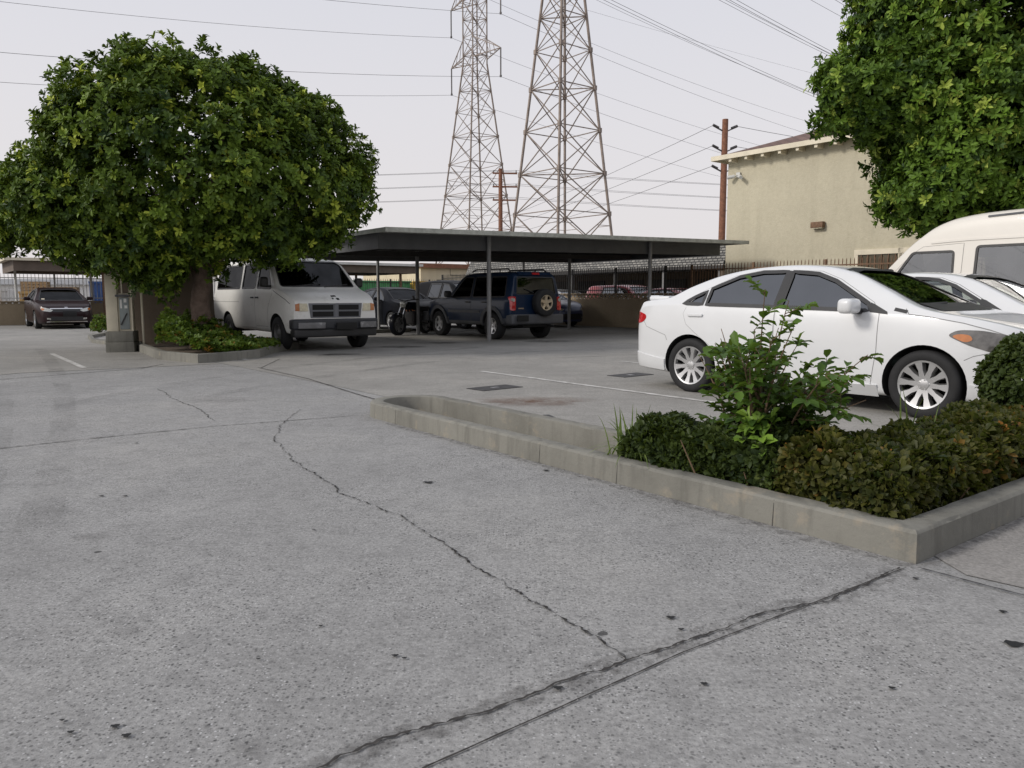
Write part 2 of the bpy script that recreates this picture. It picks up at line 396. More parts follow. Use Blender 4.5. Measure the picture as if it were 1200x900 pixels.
def prism_bm(bm, poly, axis, a, b):
    f3 = {'y': lambda p, t: (p[0], t, p[1]), 'x': lambda p, t: (t, p[0], p[1]), 'z': lambda p, t: (p[0], p[1], t)}[axis]
    n = len(poly); A = [bm.verts.new(f3(p, a)) for p in poly]; B = [bm.verts.new(f3(p, b)) for p in poly]
    fs = [bm.faces.new(A), bm.faces.new(B[::-1])] + [bm.faces.new((A[i], B[i], B[(i+1) % n], A[(i+1) % n])) for i in range(n)]
    bmesh.ops.recalc_face_normals(bm, faces=fs)
def round_poly(P, n=1, r=.05):
    Q = []
    for i, p in enumerate(P):
        p = Vector(p); a = Vector(P[i-1])-p; b = Vector(P[(i+1) % len(P)])-p
        da = min(r, a.length*.42); db = min(r, b.length*.42); A = p+a.normalized()*da; B = p+b.normalized()*db
        for k in range(5):
            q = k/4; Q.append(tuple(A*(1-q)**2+p*2*q*(1-q)+B*q*q))
    return Q
AX = {'y': (lambda p, s: Vector((p[0], s*3, p[1])), lambda s: Vector((0, -s, 0))),
      'x': (lambda p, s: Vector((s*9, p[0], p[1])), lambda s: Vector((-s, 0, 0))),
      'z': (lambda p, s: Vector((p[0], p[1], 4)), lambda s: Vector((0, 0, -1)))}
def hit(bvh, p, axis, s):
    o, d = AX[axis][0](p, s), AX[axis][1](s)
    h = bvh.ray_cast(o, d)
    if h[0] is None:
        q = bvh.find_nearest(o + d*(3 if axis == 'y' else 6 if axis == 'x' else 3)); return q[0], q[1]
    n = h[1] if h[1].dot(d) < 0 else -h[1]
    return h[0], n
def conform(bm, bvh, axis, s, off, rim=.006):
    ns = {}
    for v in bm.verts:
        p = (v.co.x, v.co.y); c, n = hit(bvh, p, axis, s); v.co = c + n*off; ns[v] = n
    bm.normal_update()
    d = AX[axis][1](s)
    for f in bm.faces:
        if f.normal.dot(d) > 0: f.normal_flip()
    if rim:
        ed = [e for e in bm.edges if e.is_boundary]
        r = bmesh.ops.extrude_edge_only(bm, edges=ed)
        for v in [g for g in r['geom'] if isinstance(g, bmesh.types.BMVert)]:
            best = v.co; dd = None
            c, n, _, _ = bvh.find_nearest(best)
            v.co = v.co - (n if n.dot(v.co-c) > 0 else -n)*abs(off+rim if off > 0 else rim)
    return bm
def inside(p, P):
    c = False; j = len(P)-1
    for i in range(len(P)):
        if (P[i][1] > p[1]) != (P[j][1] > p[1]) and p[0] < (P[j][0]-P[i][0])*(p[1]-P[i][1])/(P[j][1]-P[i][1])+P[i][0]: c = not c
        j = i
    return c
def patch(bvh, poly, axis, s, off, cell=.06, rim=.006, holes=()):
    bm = bmesh.new(); bm.faces.new([bm.verts.new((p[0], p[1], 0)) for p in poly])
    for P in holes:
        for a, b in zip(P, P[1:]+P[:1]):
            n = Vector((-(b[1]-a[1]), b[0]-a[0], 0))
            if n.length < 1e-6: continue
            bmesh.ops.bisect_plane(bm, geom=bm.verts[:]+bm.edges[:]+bm.faces[:], plane_co=(a[0], a[1], 0), plane_no=n.normalized(), dist=1e-5)
        dead = [f for f in bm.faces if inside(f.calc_center_median(), P)]
        bmesh.ops.delete(bm, geom=dead, context='FACES')
    xs = [p[0] for p in poly]; ys = [p[1] for p in poly]
    for ax, lo, hi in ((0, min(xs), max(xs)), (1, min(ys), max(ys))):
        n = max(1, int((hi-lo)/cell))
        for i in range(1, n):
            co = [0, 0, 0]; co[ax] = lo+(hi-lo)*i/n+1e-4; no = [0, 0, 0]; no[ax] = 1
            bmesh.ops.bisect_plane(bm, geom=bm.verts[:]+bm.edges[:]+bm.faces[:], plane_co=co, plane_no=no, dist=1e-5)
    return conform(bm, bvh, axis, s, off, rim)
def ribbon(bvh, P, wd, axis, s, off, closed=False, cell=.05):
    pts = []
    Q = P + [P[0]] if closed else P
    for a, b in zip(Q[:-1], Q[1:]):
        a = Vector(a); b = Vector(b); n = max(1, int((b-a).length/cell))
        for i in range(n): pts.append(a.lerp(b, i/n))
    if not closed: pts.append(Vector(Q[-1]))
    bm = bmesh.new(); L = []; n = len(pts)
    for i, p in enumerate(pts):
        a = pts[(i-1) % n] if closed or i else p; b = pts[(i+1) % n] if closed or i < n-1 else p
        t = (b-a); t = t.normalized() if t.length > 1e-9 else Vector((1, 0)); nn = Vector((-t.y, t.x))*wd/2
        L.append((bm.verts.new((*(p+nn), 0)), bm.verts.new((*(p-nn), 0))))
    for i in range(n if closed else n-1):
        a, b = L[i], L[(i+1) % n]; bm.faces.new((a[0], a[1], b[1], b[0]))
    return conform(bm, bvh, axis, s, off, 0)
def bm_obj(name, bms, mats, parent, smooth=40):
    me = bpy.data.meshes.new(name)
    bms = bms if isinstance(bms, list) else [bms]
    out = bmesh.new()
    for b in bms:
        t = bpy.data.meshes.new('t'); b.to_mesh(t); out.from_mesh(t); b.free(); bpy.data.meshes.remove(t)
    out.to_mesh(me); out.free()
    return link(name, me, mats, parent, smooth)
def wheel_parts(r, wd, kind, rimmat, rr):
    """meshes of a wheel about +Y (outer face towards +Y)"""
    t = MB(); h = wd/2
    t.lathe([(rr*.97, -h*.8), (rr*1.04, -h*.95), (r*.90, -h), (r*.975, -h*.84), (r, -h*.5), (r*.992, -h*.18), (r, 0), (r*.992, h*.18), (r, h*.5), (r*.975, h*.84), (r*.90, h), (rr*1.04, h*.95), (rr*.97, h*.8)], 48)
    w = MB()
    w.lathe([(rr*1.03, h*.82), (rr*1.0, h*.9), (rr*.93, h*.86), (rr*.90, h*.5)], 48)
    w.mat(1).lathe([(rr*.90, h*.5), (rr*.86, -h*.6), (.02, -h*.6)], 48); w.mat(0)
    n = {'ten': 10, 'five': 5, 'six': 6, 'steel': 0}[kind]
    if n == 0:
        w.lathe([(rr*.9, h*.45), (rr*.8, h*.3), (rr*.55, h*.42), (rr*.3, h*.8), (rr*.2, h*.86), (0.0, h*.86)], 32)
    else:
        w.lathe([(rr*.26, -h*.1), (rr*.26, h*.55), (rr*.21, h*.72), (rr*.1, h*.76), (.0, h*.76)], 24)
        for k in range(n):
            a = 2*math.pi*(k+.25)/n; ca, sa = math.cos(a), math.sin(a)
            R = Vector((ca, 0, sa)); T = Vector((-sa, 0, ca)); Y = Vector((0, 1, 0))
            wa, wb = ((.044, .052) if n == 10 else (.085, .075) if n == 5 else (.09, .085))
            vs = []
            for rad, hw, y0, y1 in ((rr*.2, wa*rr/.2*.75, .0, h*.66), (rr*.6, wa*rr/.2*.55, h*.15, h*.72), (rr*.95, wb*rr/.2*.8, h*.4, h*.86)):
                for sg in (-1, 1):
                    vs += [R*rad+T*hw*sg+Y*y0, R*rad+T*hw*sg*.72+Y*y1]
            fs = []
            for i in (0, 4):
                fs += [(i+1, i+3, i+7, i+5), (i, i+1, i+5, i+4), (i+3, i+2, i+6, i+7)]
            w.add(vs, fs)
        for k in range(5):
            a = 2*math.pi*(k+.5)/5
            w.tube([(rr*.2*math.cos(a), h*.6, rr*.2*math.sin(a)), (rr*.2*math.cos(a), h*.765, rr*.2*math.sin(a))], rr*.035, 8)
    return w, t
def box_bm(lo, hi, bev=.02, seg=3):
    bm = bmesh.new(); bmesh.ops.create_cube(bm, size=1)
    for v in bm.verts: v.co = Vector([lo[i]+(v.co[i]+.5)*(hi[i]-lo[i]) for i in range(3)])
    if bev: bmesh.ops.bevel(bm, geom=bm.edges[:], offset=bev, segments=seg, affect='EDGES', profile=.6, clamp_overlap=True)
    return bm
def seat_bm(x, y, z, w=.5, hd=.62):
    b1 = box_bm((x-.25, y-w/2, z), (x+.27, y+w/2, z+.16), .05)
    b2 = box_bm((x-.30, y-w/2+.02, z+.1), (x-.16, y+w/2-.02, z+hd), .05)
    b3 = box_bm((x-.29, y-.12, z+hd+.03), (x-.2, y+.12, z+hd+.2), .035)
    R = Matrix.Translation((x-.23, y, z+.1)) @ Matrix.Rotation(-.2, 4, 'Y') @ Matrix.Translation((-x+.23, -y, -z-.1))
    for b in (b2, b3): bmesh.ops.transform(b, matrix=R, verts=b.verts)
    return [b1, b2, b3]

def vehicle(name, label, cat, sp, axle, ang, group=None):
    """axle: ground point under the middle of the rear axle; ang: heading"""
    root = thing(name, label, cat, axle, ang, group)
    if not hasattr(sp, 'nx'): sp.nx = 60
    if not hasattr(sp, 'res'): sp.res = 1
    x0, x1 = sp.ends
    xs = sorted(set([round(x, 4) for x in list(np.linspace(x0, x1, sp.nx)) + [x0+.012, x0+.035, x0+.07, x1-.012, x1-.035, x1-.07]]))
    bm = loft(sp, xs, sp.res)
    bvh = BVHTree.FromBMesh(bm)
    me = bpy.data.meshes.new('body'); bm.to_mesh(me); bm.free()
    body = bpy.data.objects.new('body', me); COL.objects.link(body)
    # hollow cabin, windows, wheel arches
    if sp.cab:
        cx = np.linspace(sp.cab[0], sp.cab[1], 22)
        boolean(body, loft(sp, cx, 1, dw=.07, dt=.05, floor=sp.floor))
        cb = bmesh.new()
        for P in sp.wins:
            for s in (1, -1): prism_bm(cb, P, 'y', s*.42, s*1.6)
        boolean(body, cb)
        for P, a, b in ([(sp.front, sp.fx, x1+1)] if sp.front else []) + ([(sp.rear, x0-1, sp.rx)] if sp.rear else []):
            cb = bmesh.new(); prism_bm(cb, P, 'x', a, b); boolean(body, cb)
    cb = bmesh.new(); yw = sp.track
    for x in (0, sp.wb):
        for s in (1, -1):
            n = 40; R = sp.arch; zc = sp.r
            P = [(x+R*math.cos(2*math.pi*k/n), zc+R*math.sin(2*math.pi*k/n)) for k in range(n)]
            prism_bm(cb, P, 'y', s*(yw-.26), s*1.6)
    boolean(body, cb)
    me = body.data; me.materials.clear()
    body.parent = root
    for m in (sp.paint, M['well'], M['cabin'], sp.lower if hasattr(sp, 'lower') else sp.paint): me.materials.append(m)
    lowz = getattr(sp, 'lowz', 0)
    for p in me.polygons:
        c = p.center; q = bvh.find_nearest(c)
        inner = q[0] is None or q[3] > .007
        if not inner:
            p.material_index = 3 if (lowz and c.z < lowz) else 0
        else:
            near = min(math.hypot(c.x-xx, c.z-sp.r) for xx in (0, sp.wb))
            p.material_index = 1 if near < sp.arch+.02 and abs(c.y) > yw-.3 else 2
    smooth_mesh(me, 32)
    # glass
    for i, P in enumerate(sp.wins):
        for s in (1, -1):
            g = bm_obj('window', patch(bvh, P, 'y', s, -.006, .12, 0), sp.gside, root)
            fr = bm_obj('window_frame', ribbon(bvh, P, .038, 'y', s, .0075, True), M['blackplastic'], g)
    if sp.cab and sp.front:
        g = bm_obj('windshield', patch(bvh, sp.front, 'x', 1, -.008, .12, 0), sp.gfront, root)
        bm_obj('windshield_seal', ribbon(bvh, sp.front, .03, 'x', 1, .002, True), M['blackplastic'], g)
    if sp.cab and sp.rear:
        g = bm_obj('rear_window', patch(bvh, sp.rear, 'x', -1, -.008, .12, 0), sp.grear, root)
        bm_obj('window_seal', ribbon(bvh, sp.rear, .03, 'x', -1, .002, True), M['blackplastic'], g)
    # surface parts: (name, material, axis, side(s), polygon, offset)
    made = {}
    for row in getattr(sp, 'panels', []):
        nm, mt, ax, sides, P, off = row[:6]
        for s in sides:
            Q = [(p[0]*(1 if ax == 'y' else 1), p[1]) for p in P]
            o = bm_obj(nm, patch(bvh, Q, ax, s, off, .05), M[mt] if isinstance(mt, str) else mt, root)
            made.setdefault(nm, []).append((s, o))
    for nm, mt, ax, sides, P, wd, off in getattr(sp, 'lines', []):
        for s in sides: bm_obj(nm, ribbon(bvh, P, wd, ax, s, off), M[mt] if isinstance(mt, str) else mt, root)
    # doors: skin, gap line, handle
    for k, P in enumerate(getattr(sp, 'doors', [])):
        for s in (1, -1):
            d = bm_obj('door', patch(bvh, P, 'y', s, .0035, .06, .006, sp.wins), sp.paint, root)
            bm_obj('door_gap', ribbon(bvh, P, .010, 'y', s, .0015, True), sp.seam if hasattr(sp, 'seam') else M['seam'], d)
            if k < len(getattr(sp, 'handles', [])):
                hx, hz = sp.handles[k]; c, n = hit(bvh, (hx, hz), 'y', s)
                hb = box_bm((hx-.10, c.y+s*.012-.012, hz-.016), (hx+.10, c.y+s*.012+.024*s*.5+.012, hz+.016), .010)
                bm_obj('handle', hb, sp.hmat if hasattr(sp, 'hmat') else sp.paint, d)
    # wheels
    wd = sp.tw
    wm, tm = wheel_parts(sp.r, wd, sp.wheel, sp.rimmat, sp.rr)
    w0 = wm.build('wheel', [sp.rimmat, M['well'] if sp.wheel != 'steel' else sp.rimmat], root, smooth=35); t0 = tm.build('tyre', M['tyre'], w0, smooth=45)
    first = True
    for x in (0, sp.wb):
        for s in (1, -1):
            w = w0 if first else copy_tree(w0, root); first = False
            w.location = (x, s*(yw-wd/2+.0), sp.r); w.rotation_euler = (0, .4*x+.3, 0 if s > 0 else math.pi)
    # mirrors
    if getattr(sp, 'mirror', None):
        mx, mz, mw, mh, mm = sp.mirror
        for s in (1, -1):
            c, n = hit(bvh, (mx, mz), 'y', s)
            b = box_bm((mx-.06, min(c.y+s*.06, c.y+s*(.06+mw)), mz), (mx+.09, max(c.y+s*.06, c.y+s*(.06+mw)), mz+mh), .06, 5)
            o = bm_obj('mirror', b, M[mm] if isinstance(mm, str) else mm, root)
            b2 = box_bm((mx, min(c.y-s*.02, c.y+s*.12), mz-.005), (mx+.06, max(c.y-s*.02, c.y+s*.12), mz+.045), .015)
            bm_obj('mirror_arm', b2, M['blackplastic'], o)
    # cabin
    if sp.cab:
        fx, sz = sp.seat
        for s in (1, -1): bm_obj('seat', seat_bm(fx, s*.37, sz), sp.cloth if hasattr(sp, 'cloth') else M['cabin_lt'], root)
        if fx-.85 > sp.cab[0]:
            bm_obj('rear_seat', seat_bm(fx-.85, 0, sz+.02, 1.15), sp.cloth if hasattr(sp, 'cloth') else M['cabin_lt'], root)
        st = MB(); a = Vector((fx+.5, .37, sz+.38))
        ring = [a + Vector((.06*math.sin(t), .18*math.cos(t), .17*math.sin(t))) for t in [2*math.pi*k/20 for k in range(21)]]
        st.tube(ring, .015, 6, False); st.tube([a, a+Vector((.3, 0, -.1))], .02, 6); st.bar(a+Vector((0, -.17, 0)), a+Vector((0, .17, 0)), .04, .02)
        st.build('steering_wheel', M['blackplastic'], root, smooth=40)
    return root, bvh
def sit(root, name, b, mats, smooth=40): return bm_obj(name, b, mats, root, smooth)
# ---------- the parked vehicles ----------
def inset(P, d):
    cx = sum(p[0] for p in P)/len(P); cy = sum(p[1] for p in P)/len(P)
    return [(p[0]+(cx-p[0])*d, p[1]+(cy-p[1])*d) for p in P]
def arc(cx, cz, r, a0, a1, n=14): return [(cx+r*math.cos(math.radians(a0+(a1-a0)*i/n)), cz+r*math.sin(math.radians(a0+(a1-a0)*i/n))) for i in range(n+1)]
def sedan_spec(**k):
    d = dict(nx=84, res=1, ends=(-.93, 3.53), wb=2.6, r=.317, arch=.365, rr=.222, tw=.21, track=.865, ws=.965, tum=.56, wheel='ten', rimmat=M['alloy'],
        top=curve([(-.93,.84),(-.915,.98),(-.86,1.05),(-.7,1.075),(-.42,1.10),(-.1,1.25),(.25,1.375),(.65,1.445),(1.05,1.465),(1.45,1.445),(1.75,1.385),(2.15,1.205),(2.5,1.03),(2.62,.995),(3.0,.925),(3.28,.845),(3.45,.74),(3.53,.60)]),
        belt=curve([(-.93,.82),(-.89,.93),(-.7,.995),(-.3,1.02),(.3,1.005),(1.2,.98),(2.2,.955),(2.6,.93),(3.0,.86),(3.3,.76),(3.53,.56)]),
        bot=curve([(-1.0,.34),(-.9,.24),(-.4,.2),(.4,.175),(2.2,.17),(3.0,.175),(3.4,.19),(3.53,.25)]),
        w=curve([(-.93,.58),(-.905,.70),(-.82,.795),(-.5,.855),(0,.878),(.8,.88),(2.0,.88),(2.6,.875),(2.95,.845),(3.2,.77),(3.4,.63),(3.53,.42)]),
        cab=(-.28, 2.32), floor=.45, fx=1.5, rx=.35, seat=(1.25, .42), paint=M['p_white'],
        front=[(-.66,1.03),(.66,1.03),(.53,1.375),(.3,1.40),(-.3,1.40),(-.53,1.375)], rear=[(-.6,1.12),(.6,1.12),(.47,1.36),(-.47,1.36)],
        wins=[[(1.135,1.005),(2.08,.982),(2.04,1.05),(1.64,1.272),(1.42,1.35),(1.135,1.378)],
              [(.20,1.025),(1.06,1.008),(1.065,1.38),(.78,1.38),(.50,1.332),(.20,1.205)],
              [(-.12,1.035),(.15,1.027),(.15,1.175),(.02,1.115)]],
        gside=M['glass_side'], gfront=M['glass_green'], grear=M['glass_side'],
        doors=[[(1.09,.26),(1.09,1.0),(1.09,1.395),(1.45,1.375),(1.68,1.29),(2.09,1.06),(2.17,.95),(2.17,.6),(2.12,.26)],
               [(1.075,.26),(1.075,1.395),(.75,1.4),(.45,1.345),(.1,1.18),(-.04,1.04),(-.10,.92),(-.05,.80),(.10,.69),(.28,.575),(.385,.44),(.44,.26)]],
        handles=[(1.26,.885),(.08,.905)], mirror=(1.95,.955,.235,.145,'p_white'))
    d.update(k); return Spec(**d)
def mk_corolla():
    sp = sedan_spec(res=2, seam=M['seam_soft'],
      panels=[('headlight','smoke_lens','y',(1,-1),round_poly([(2.78,.775),(2.86,.825),(3.05,.825),(3.28,.775),(3.46,.68),(3.40,.585),(3.15,.63),(2.95,.695)]),.005),
              ('turn_lamp','amber_lens','y',(1,-1),round_poly([(2.815,.766),(2.87,.791),(2.96,.785),(2.99,.74),(2.93,.715)]),.009),
              ('tail_lamp','red_lens','y',(1,-1),round_poly([(-.925,.90),(-.89,.945),(-.70,.90),(-.69,.85),(-.76,.80),(-.88,.785),(-.925,.80)]),.006),
              ('pillar_trim','blackplastic','y',(1,-1),[(1.07,1.01),(1.125,1.01),(1.125,1.385),(1.07,1.39)],.008),
              ('quarter_trim','blackplastic','y',(1,-1),[(2.08,.968),(2.25,.952),(2.24,.975),(2.10,1.045),(2.06,1.06)],.006),
              ('grille','blackplastic','x',(1,),[(-.4,.60),(.4,.60),(.34,.68),(-.34,.68)],.004),
              ('lower_intake','blackplastic','x',(1,),[(-.45,.30),(.45,.30),(.4,.44),(-.4,.44)],.004),
              ('license_plate','plate','x',(1,),[(-.16,.47),(.16,.47),(.16,.58),(-.16,.58)],.012),
              ('license_plate','plate','x',(-1,),[(-.16,.78),(.16,.78),(.16,.9),(-.16,.9)],.012),
              ('side_skirt','p_white','y',(1,-1),[(.41,.19),(2.19,.185),(2.19,.285),(1.3,.262),(.41,.285)],.022),
              ('bumper_skirt','p_white','y',(1,-1),[(-.905,.27),(-.38,.24),(-.37,.37),(-.6,.40),(-.90,.44)],.016),
              ('front_skirt','p_white','y',(1,-1),[(2.99,.20),(3.42,.21),(3.45,.30),(2.98,.35)],.016)],
      lines=[('bumper_gap','seam_soft','y',(1,-1),[(-.73,.82),(-.68,.755),(-.36,.66),(-.33,.60)],.006,.0015),
             ('bumper_gap','seam_soft','y',(1,-1),[(2.93,.56),(3.0,.60),(3.2,.655)],.006,.0015),
             ('hood_gap','seam_soft','y',(1,-1),[(2.40,1.005),(2.44,.955),(2.62,.935),(2.9,.885),(3.1,.83),(3.3,.755)],.007,.0015),
             ('windshield_cowl','blackplastic','y',(1,-1),[(2.30,1.0),(2.42,.975)],.03,.004)],
      )
    root, bvh = vehicle('parked_sedan', 'white sedan with silver ten-spoke wheels parked behind the planter hedge', 'car', sp, COROLLA, ANG+math.radians(2.6), 'white cars on the right of the lot'); root.scale = (1.025,)*3
    # boot spoiler
    sb = box_bm((-.94,-.60,1.125),(-.63,.60,1.168),.018)
    for v in sb.verts: v.co.z += (-.98-v.co.x)*-.02 - .05*(abs(v.co.y)/.58)**4; v.co.x += .10*(abs(v.co.y)/.58)**2
    legs = [box_bm((-.90,s*.45-.05,1.03),(-.76,s*.45+.05,1.13),.012) for s in (1,-1)]
    sp_ = sit(root,'spoiler',[sb],M['p_white']); [sit(sp_,'spoiler_mount',[b],M['p_white']) for b in legs]
    w = MB(); w.tube([(2.42,-.55,1.045),(2.46,-.05,1.06)],.010,6); w.tube([(2.42,.0,1.05),(2.46,.5,1.05)],.010,6)
    w.build('wiper',M['blackplastic'],root)
    bm_obj('cowl_panel', ribbon(bvh,[(-.64,1.02),(.64,1.02)],.07,'x',1,.004), M['blackplastic'], root)
    # caliper/hub shade discs and mud flaps are inside the arches
    mf = [box_bm((-.42,s*.66-.0,.16),(-.40,s*.84,.34),.004) for s in (1,-1)]
    return root
def mk_second():
    sp = sedan_spec(nx=60, gside=M['glass_clear'], gfront=M['glass_clear'], grear=M['glass_clear'], cloth=M['cabin_lt'],
      panels=[('headlight','clear_lens','y',(1,-1),round_poly([(2.9,.74),(3.1,.78),(3.38,.70),(3.42,.62),(3.1,.65)]),.005),
              ('tail_lamp','red_lens','y',(1,-1),round_poly([(-.97,.88),(-.75,.92),(-.73,.8),(-.95,.74)]),.006),
              ('pillar_trim','blackplastic','y',(1,-1),[(1.07,1.01),(1.125,1.01),(1.125,1.385),(1.07,1.39)],.008),
              ('quarter_trim','blackplastic','y',(1,-1),[(2.0,.97),(2.27,.945),(2.26,.975),(2.04,1.10),(1.98,1.12)],.006),
              ('license_plate','plate','x',(1,),[(-.16,.47),(.16,.47),(.16,.58),(-.16,.58)],.012)],
      mirror=(1.92,.99,.19,.12,'blackplastic'), wheel='five')
    return vehicle('parked_sedan','white sedan with clear see-through windows between the front sedan and the tall van','car',sp,SECOND,ANG,'white cars on the right of the lot')[0]
def mk_whitevan():
    sp = Spec(nx=60,res=1,ends=(-1.25,4.3),wb=3.5,r=.37,arch=.43,rr=.21,tw=.24,track=1.0,ws=.985,tum=.10,wheel='steel',rimmat=M['steel_wheel'],
        top=curve([(-1.25,1.9),(-1.2,2.30),(-1.0,2.42),(0,2.50),(1.0,2.50),(1.7,2.48),(2.15,2.43),(2.45,2.33),(2.72,2.14),(2.9,1.97),(3.2,1.62),(3.45,1.34),(3.6,1.28),(4.0,1.2),(4.22,1.1),(4.3,.9)]),
        belt=curve([(-1.25,1.15),(0,1.22),(2.5,1.22),(3.4,1.2),(4.0,1.1),(4.3,.85)]),
        bot=curve([(-1.25,.5),(-1,.38),(3,.36),(4.3,.4)]), w=curve([(-1.25,.9),(-1.15,.99),(0,1.01),(3.4,1.01),(4.0,.97),(4.3,.8)]),
        cab=(-1.0,3.15),floor=.75,fx=2.2,rx=-.6,seat=(2.15,.85),paint=M['p_cream'],
        front=[(-.82,1.38),(.82,1.38),(.76,1.92),(-.76,1.92)], rear=[(-.75,1.3),(.75,1.3),(.7,1.85),(-.7,1.85)],
        wins=[round_poly([(2.12,1.34),(3.12,1.34),(2.78,1.86),(2.14,1.86)],1),
              round_poly([(.2,1.3),(1.80,1.3),(1.80,1.92),(.2,1.92)],1), round_poly([(-1.0,1.3),(.08,1.3),(.08,1.92),(-1.0,1.92)],1)],
        gside=M['glass_van'],gfront=M['glass_clear'],grear=M['glass_dark'],cloth=M['cabin_lt'],
        doors=[[(2.0,.5),(2.0,1.98),(2.62,1.95),(2.8,1.83),(3.2,1.38),(3.2,.9),(3.1,.5)]],handles=[(2.2,1.15)],hmat=M['blackplastic'],mirror=(3.06,1.36,.18,.24,'blackplastic'),
        panels=[('roof_cap_trim','p_cream','y',(1,-1),[(-1.1,2.02),(1.9,2.02),(2.5,1.995),(2.5,2.03),(1.9,2.06),(-1.1,2.06)],.012)],
        lines=[('roof_rail','greyplastic','y',(1,-1),[(-.9,2.36),(1.0,2.40),(1.7,2.37)],.025,.015)])
    sp.gside_list = True
    return vehicle('parked_van','cream white high-roof passenger van with large tinted side windows near the stucco building','van',sp,WVAN,ANG+math.pi)[0]
def mk_dodge():
    sp = Spec(nx=84,res=2,ends=(-1.2,4.04),wb=3.24,r=.36,arch=.43,rr=.20,tw=.23,track=.985,ws=.97,tum=.17,wheel='steel',rimmat=M['steel_wheel'],
        top=curve([(-1.2,1.75),(-1.14,1.95),(-1.0,2.0),(.5,2.03),(2.0,2.02),(2.35,1.985),(2.55,1.91),(2.9,1.62),(3.22,1.34),(3.32,1.30),(3.6,1.235),(3.85,1.15),(3.98,1.08),(4.02,1.045),(4.04,1.0)]),
        belt=curve([(-1.2,1.2),(0,1.28),(2.8,1.27),(3.2,1.25),(3.6,1.16),(3.9,1.05),(4.0,.985),(4.04,.95)]),
        bot=curve([(-1.2,.5),(-1.0,.42),(0,.38),(3,.36),(3.8,.36),(4.04,.40)]),
        w=curve([(-1.2,.93),(-1.1,.985),(0,1.0),(3.1,1.0),(3.6,.985),(3.9,.955),(4.04,.92)]),
        cab=(-1.0,3.05),floor=.72,fx=2.1,rx=-.8,seat=(2.2,.80),paint=M['p_van'],
        front=round_poly([(-.84,1.36),(.84,1.36),(.75,1.88),(.68,1.92),(-.68,1.92),(-.75,1.88)],1),rear=[(-.75,1.3),(.75,1.3),(.7,1.82),(-.7,1.82)],
        wins=[round_poly([(2.06,1.33),(2.95,1.31),(2.53,1.85),(2.06,1.85)],1),
              round_poly([(1.05,1.33),(1.93,1.33),(1.93,1.86),(1.05,1.86)],1), round_poly([(-.9,1.33),(.9,1.33),(.9,1.86),(-.9,1.86)],1)],
        gside=M['glass_black'],gfront=M['glass_black'],grear=M['glass_black'],cloth=M['cabin'],
        doors=[[(1.99,.5),(1.99,1.92),(2.45,1.92),(2.62,1.84),(2.98,1.43),(3.0,1.2),(2.78,.88),(2.72,.5)],[(.98,.45),(.98,1.92),(1.965,1.92),(1.965,.45)]],
        handles=[(2.12,1.12),(1.82,1.12)],hmat=M['blackplastic'],mirror=(2.86,1.34,.17,.22,'blackplastic'),
        panels=[('grille','grille_grey','x',(1,),[(-.56,.70),(.56,.70),(.60,1.0),(-.60,1.0)],.012),
                ('headlight','dull_lens','x',(1,-1),[(0,0)],0)])
    g = [('grille_opening','well','x',(1,),[(a,b),(a+.46,b),(a+.46,b+.105),(a,b+.105)],.018) for a in (-.52,.06) for b in (.725,.865)]
    lamps = []
    for s in (1,-1):
        q = lambda P: [(s*p[0],p[1]) for p in P]
        lamps += [('headlight','dull_lens','x',(1,),q([(.61,.84),(.797,.84),(.797,.998),(.635,.998)]),.014),
                  ('turn_lamp','amber_lens','x',(1,),q([(.80,.845),(.885,.85),(.885,.985),(.80,.998)]),.016)]
    sp.panels = [sp.panels[0]] + g + lamps + [
        ('grille_bar','grille_grey','x',(1,),[(-.03,.705),(.03,.705),(.03,.995),(-.03,.995)],.024),
        ('grille_bar','grille_grey','x',(1,),[(-.56,.835),(.56,.835),(.56,.862),(-.56,.862)],.022),
        ('emblem_mark','well','x',(1,),[(-.03,1.135),(.09,1.14),(.08,1.165),(-.02,1.16)],.006),('emblem_mark','well','x',(1,),[(-.04,1.085),(-.005,1.085),(-.005,1.11),(-.04,1.11)],.006),
        ('emblem_mark','well','x',(1,),[(.055,1.07),(.115,1.07),(.115,1.105),(.055,1.11)],.006)]
    sp.lines = [('hood_gap','seam','y',(1,-1),[(3.05,1.27),(3.3,1.2),(3.7,1.08),(3.9,.99)],.012,.002),('body_crease','seam_soft','y',(1,-1),[(-1.1,1.02),(.9,1.02)],.008,.002)]
    root,bvh = vehicle('parked_van','chalky white cargo van with amber corner lamps and a scuffed bumper','van',sp,DODGE,ANG)
    b = box_bm((3.93,-.96,.46),(4.18,.96,.68),.05); b2 = box_bm((3.9,-.93,.30),(4.15,.93,.475),.04)
    for bb in (b,b2):
        for v in bb.verts: v.co.x -= .08*(abs(v.co.y)/.96)**3
    bp = sit(root,'bumper',[b],M['bumper_dark']); sit(bp,'air_dam',[b2],M['blackplastic'])
    for s,y0,y1 in ((-1,.30,.86),(1,.50,.90)):
        sc = box_bm((4.165,min(s*y0,s*y1),.485),(4.19,max(s*y0,s*y1),.61),.012)
        for v in sc.verts: v.co.x -= .08*(abs(v.co.y)/.96)**3-.002
        sit(bp,'bumper_guard',[sc],M['wornchrome'])
    sit(root,'license_plate',[box_bm((4.17,-.05,.455),(4.2,.40,.60),.004)],M['plate'])
    w = MB(); w.tube([(3.24,-.6,1.36),(3.16,.05,1.42)],.012,6); w.tube([(3.26,.1,1.35),(3.18,.68,1.41)],.012,6); w.build('wiper',M['blackplastic'],root)
    t = MB(); t.box(3.0,3.9,-.55,.55,.34,.40); t.tube([(-.1,-.8,.36),(-.1,.8,.36)],.07,10); t.tube([(3.2,-.8,.33),(3.2,.8,.33)],.05,10); t.build('axle',M['well'],root)
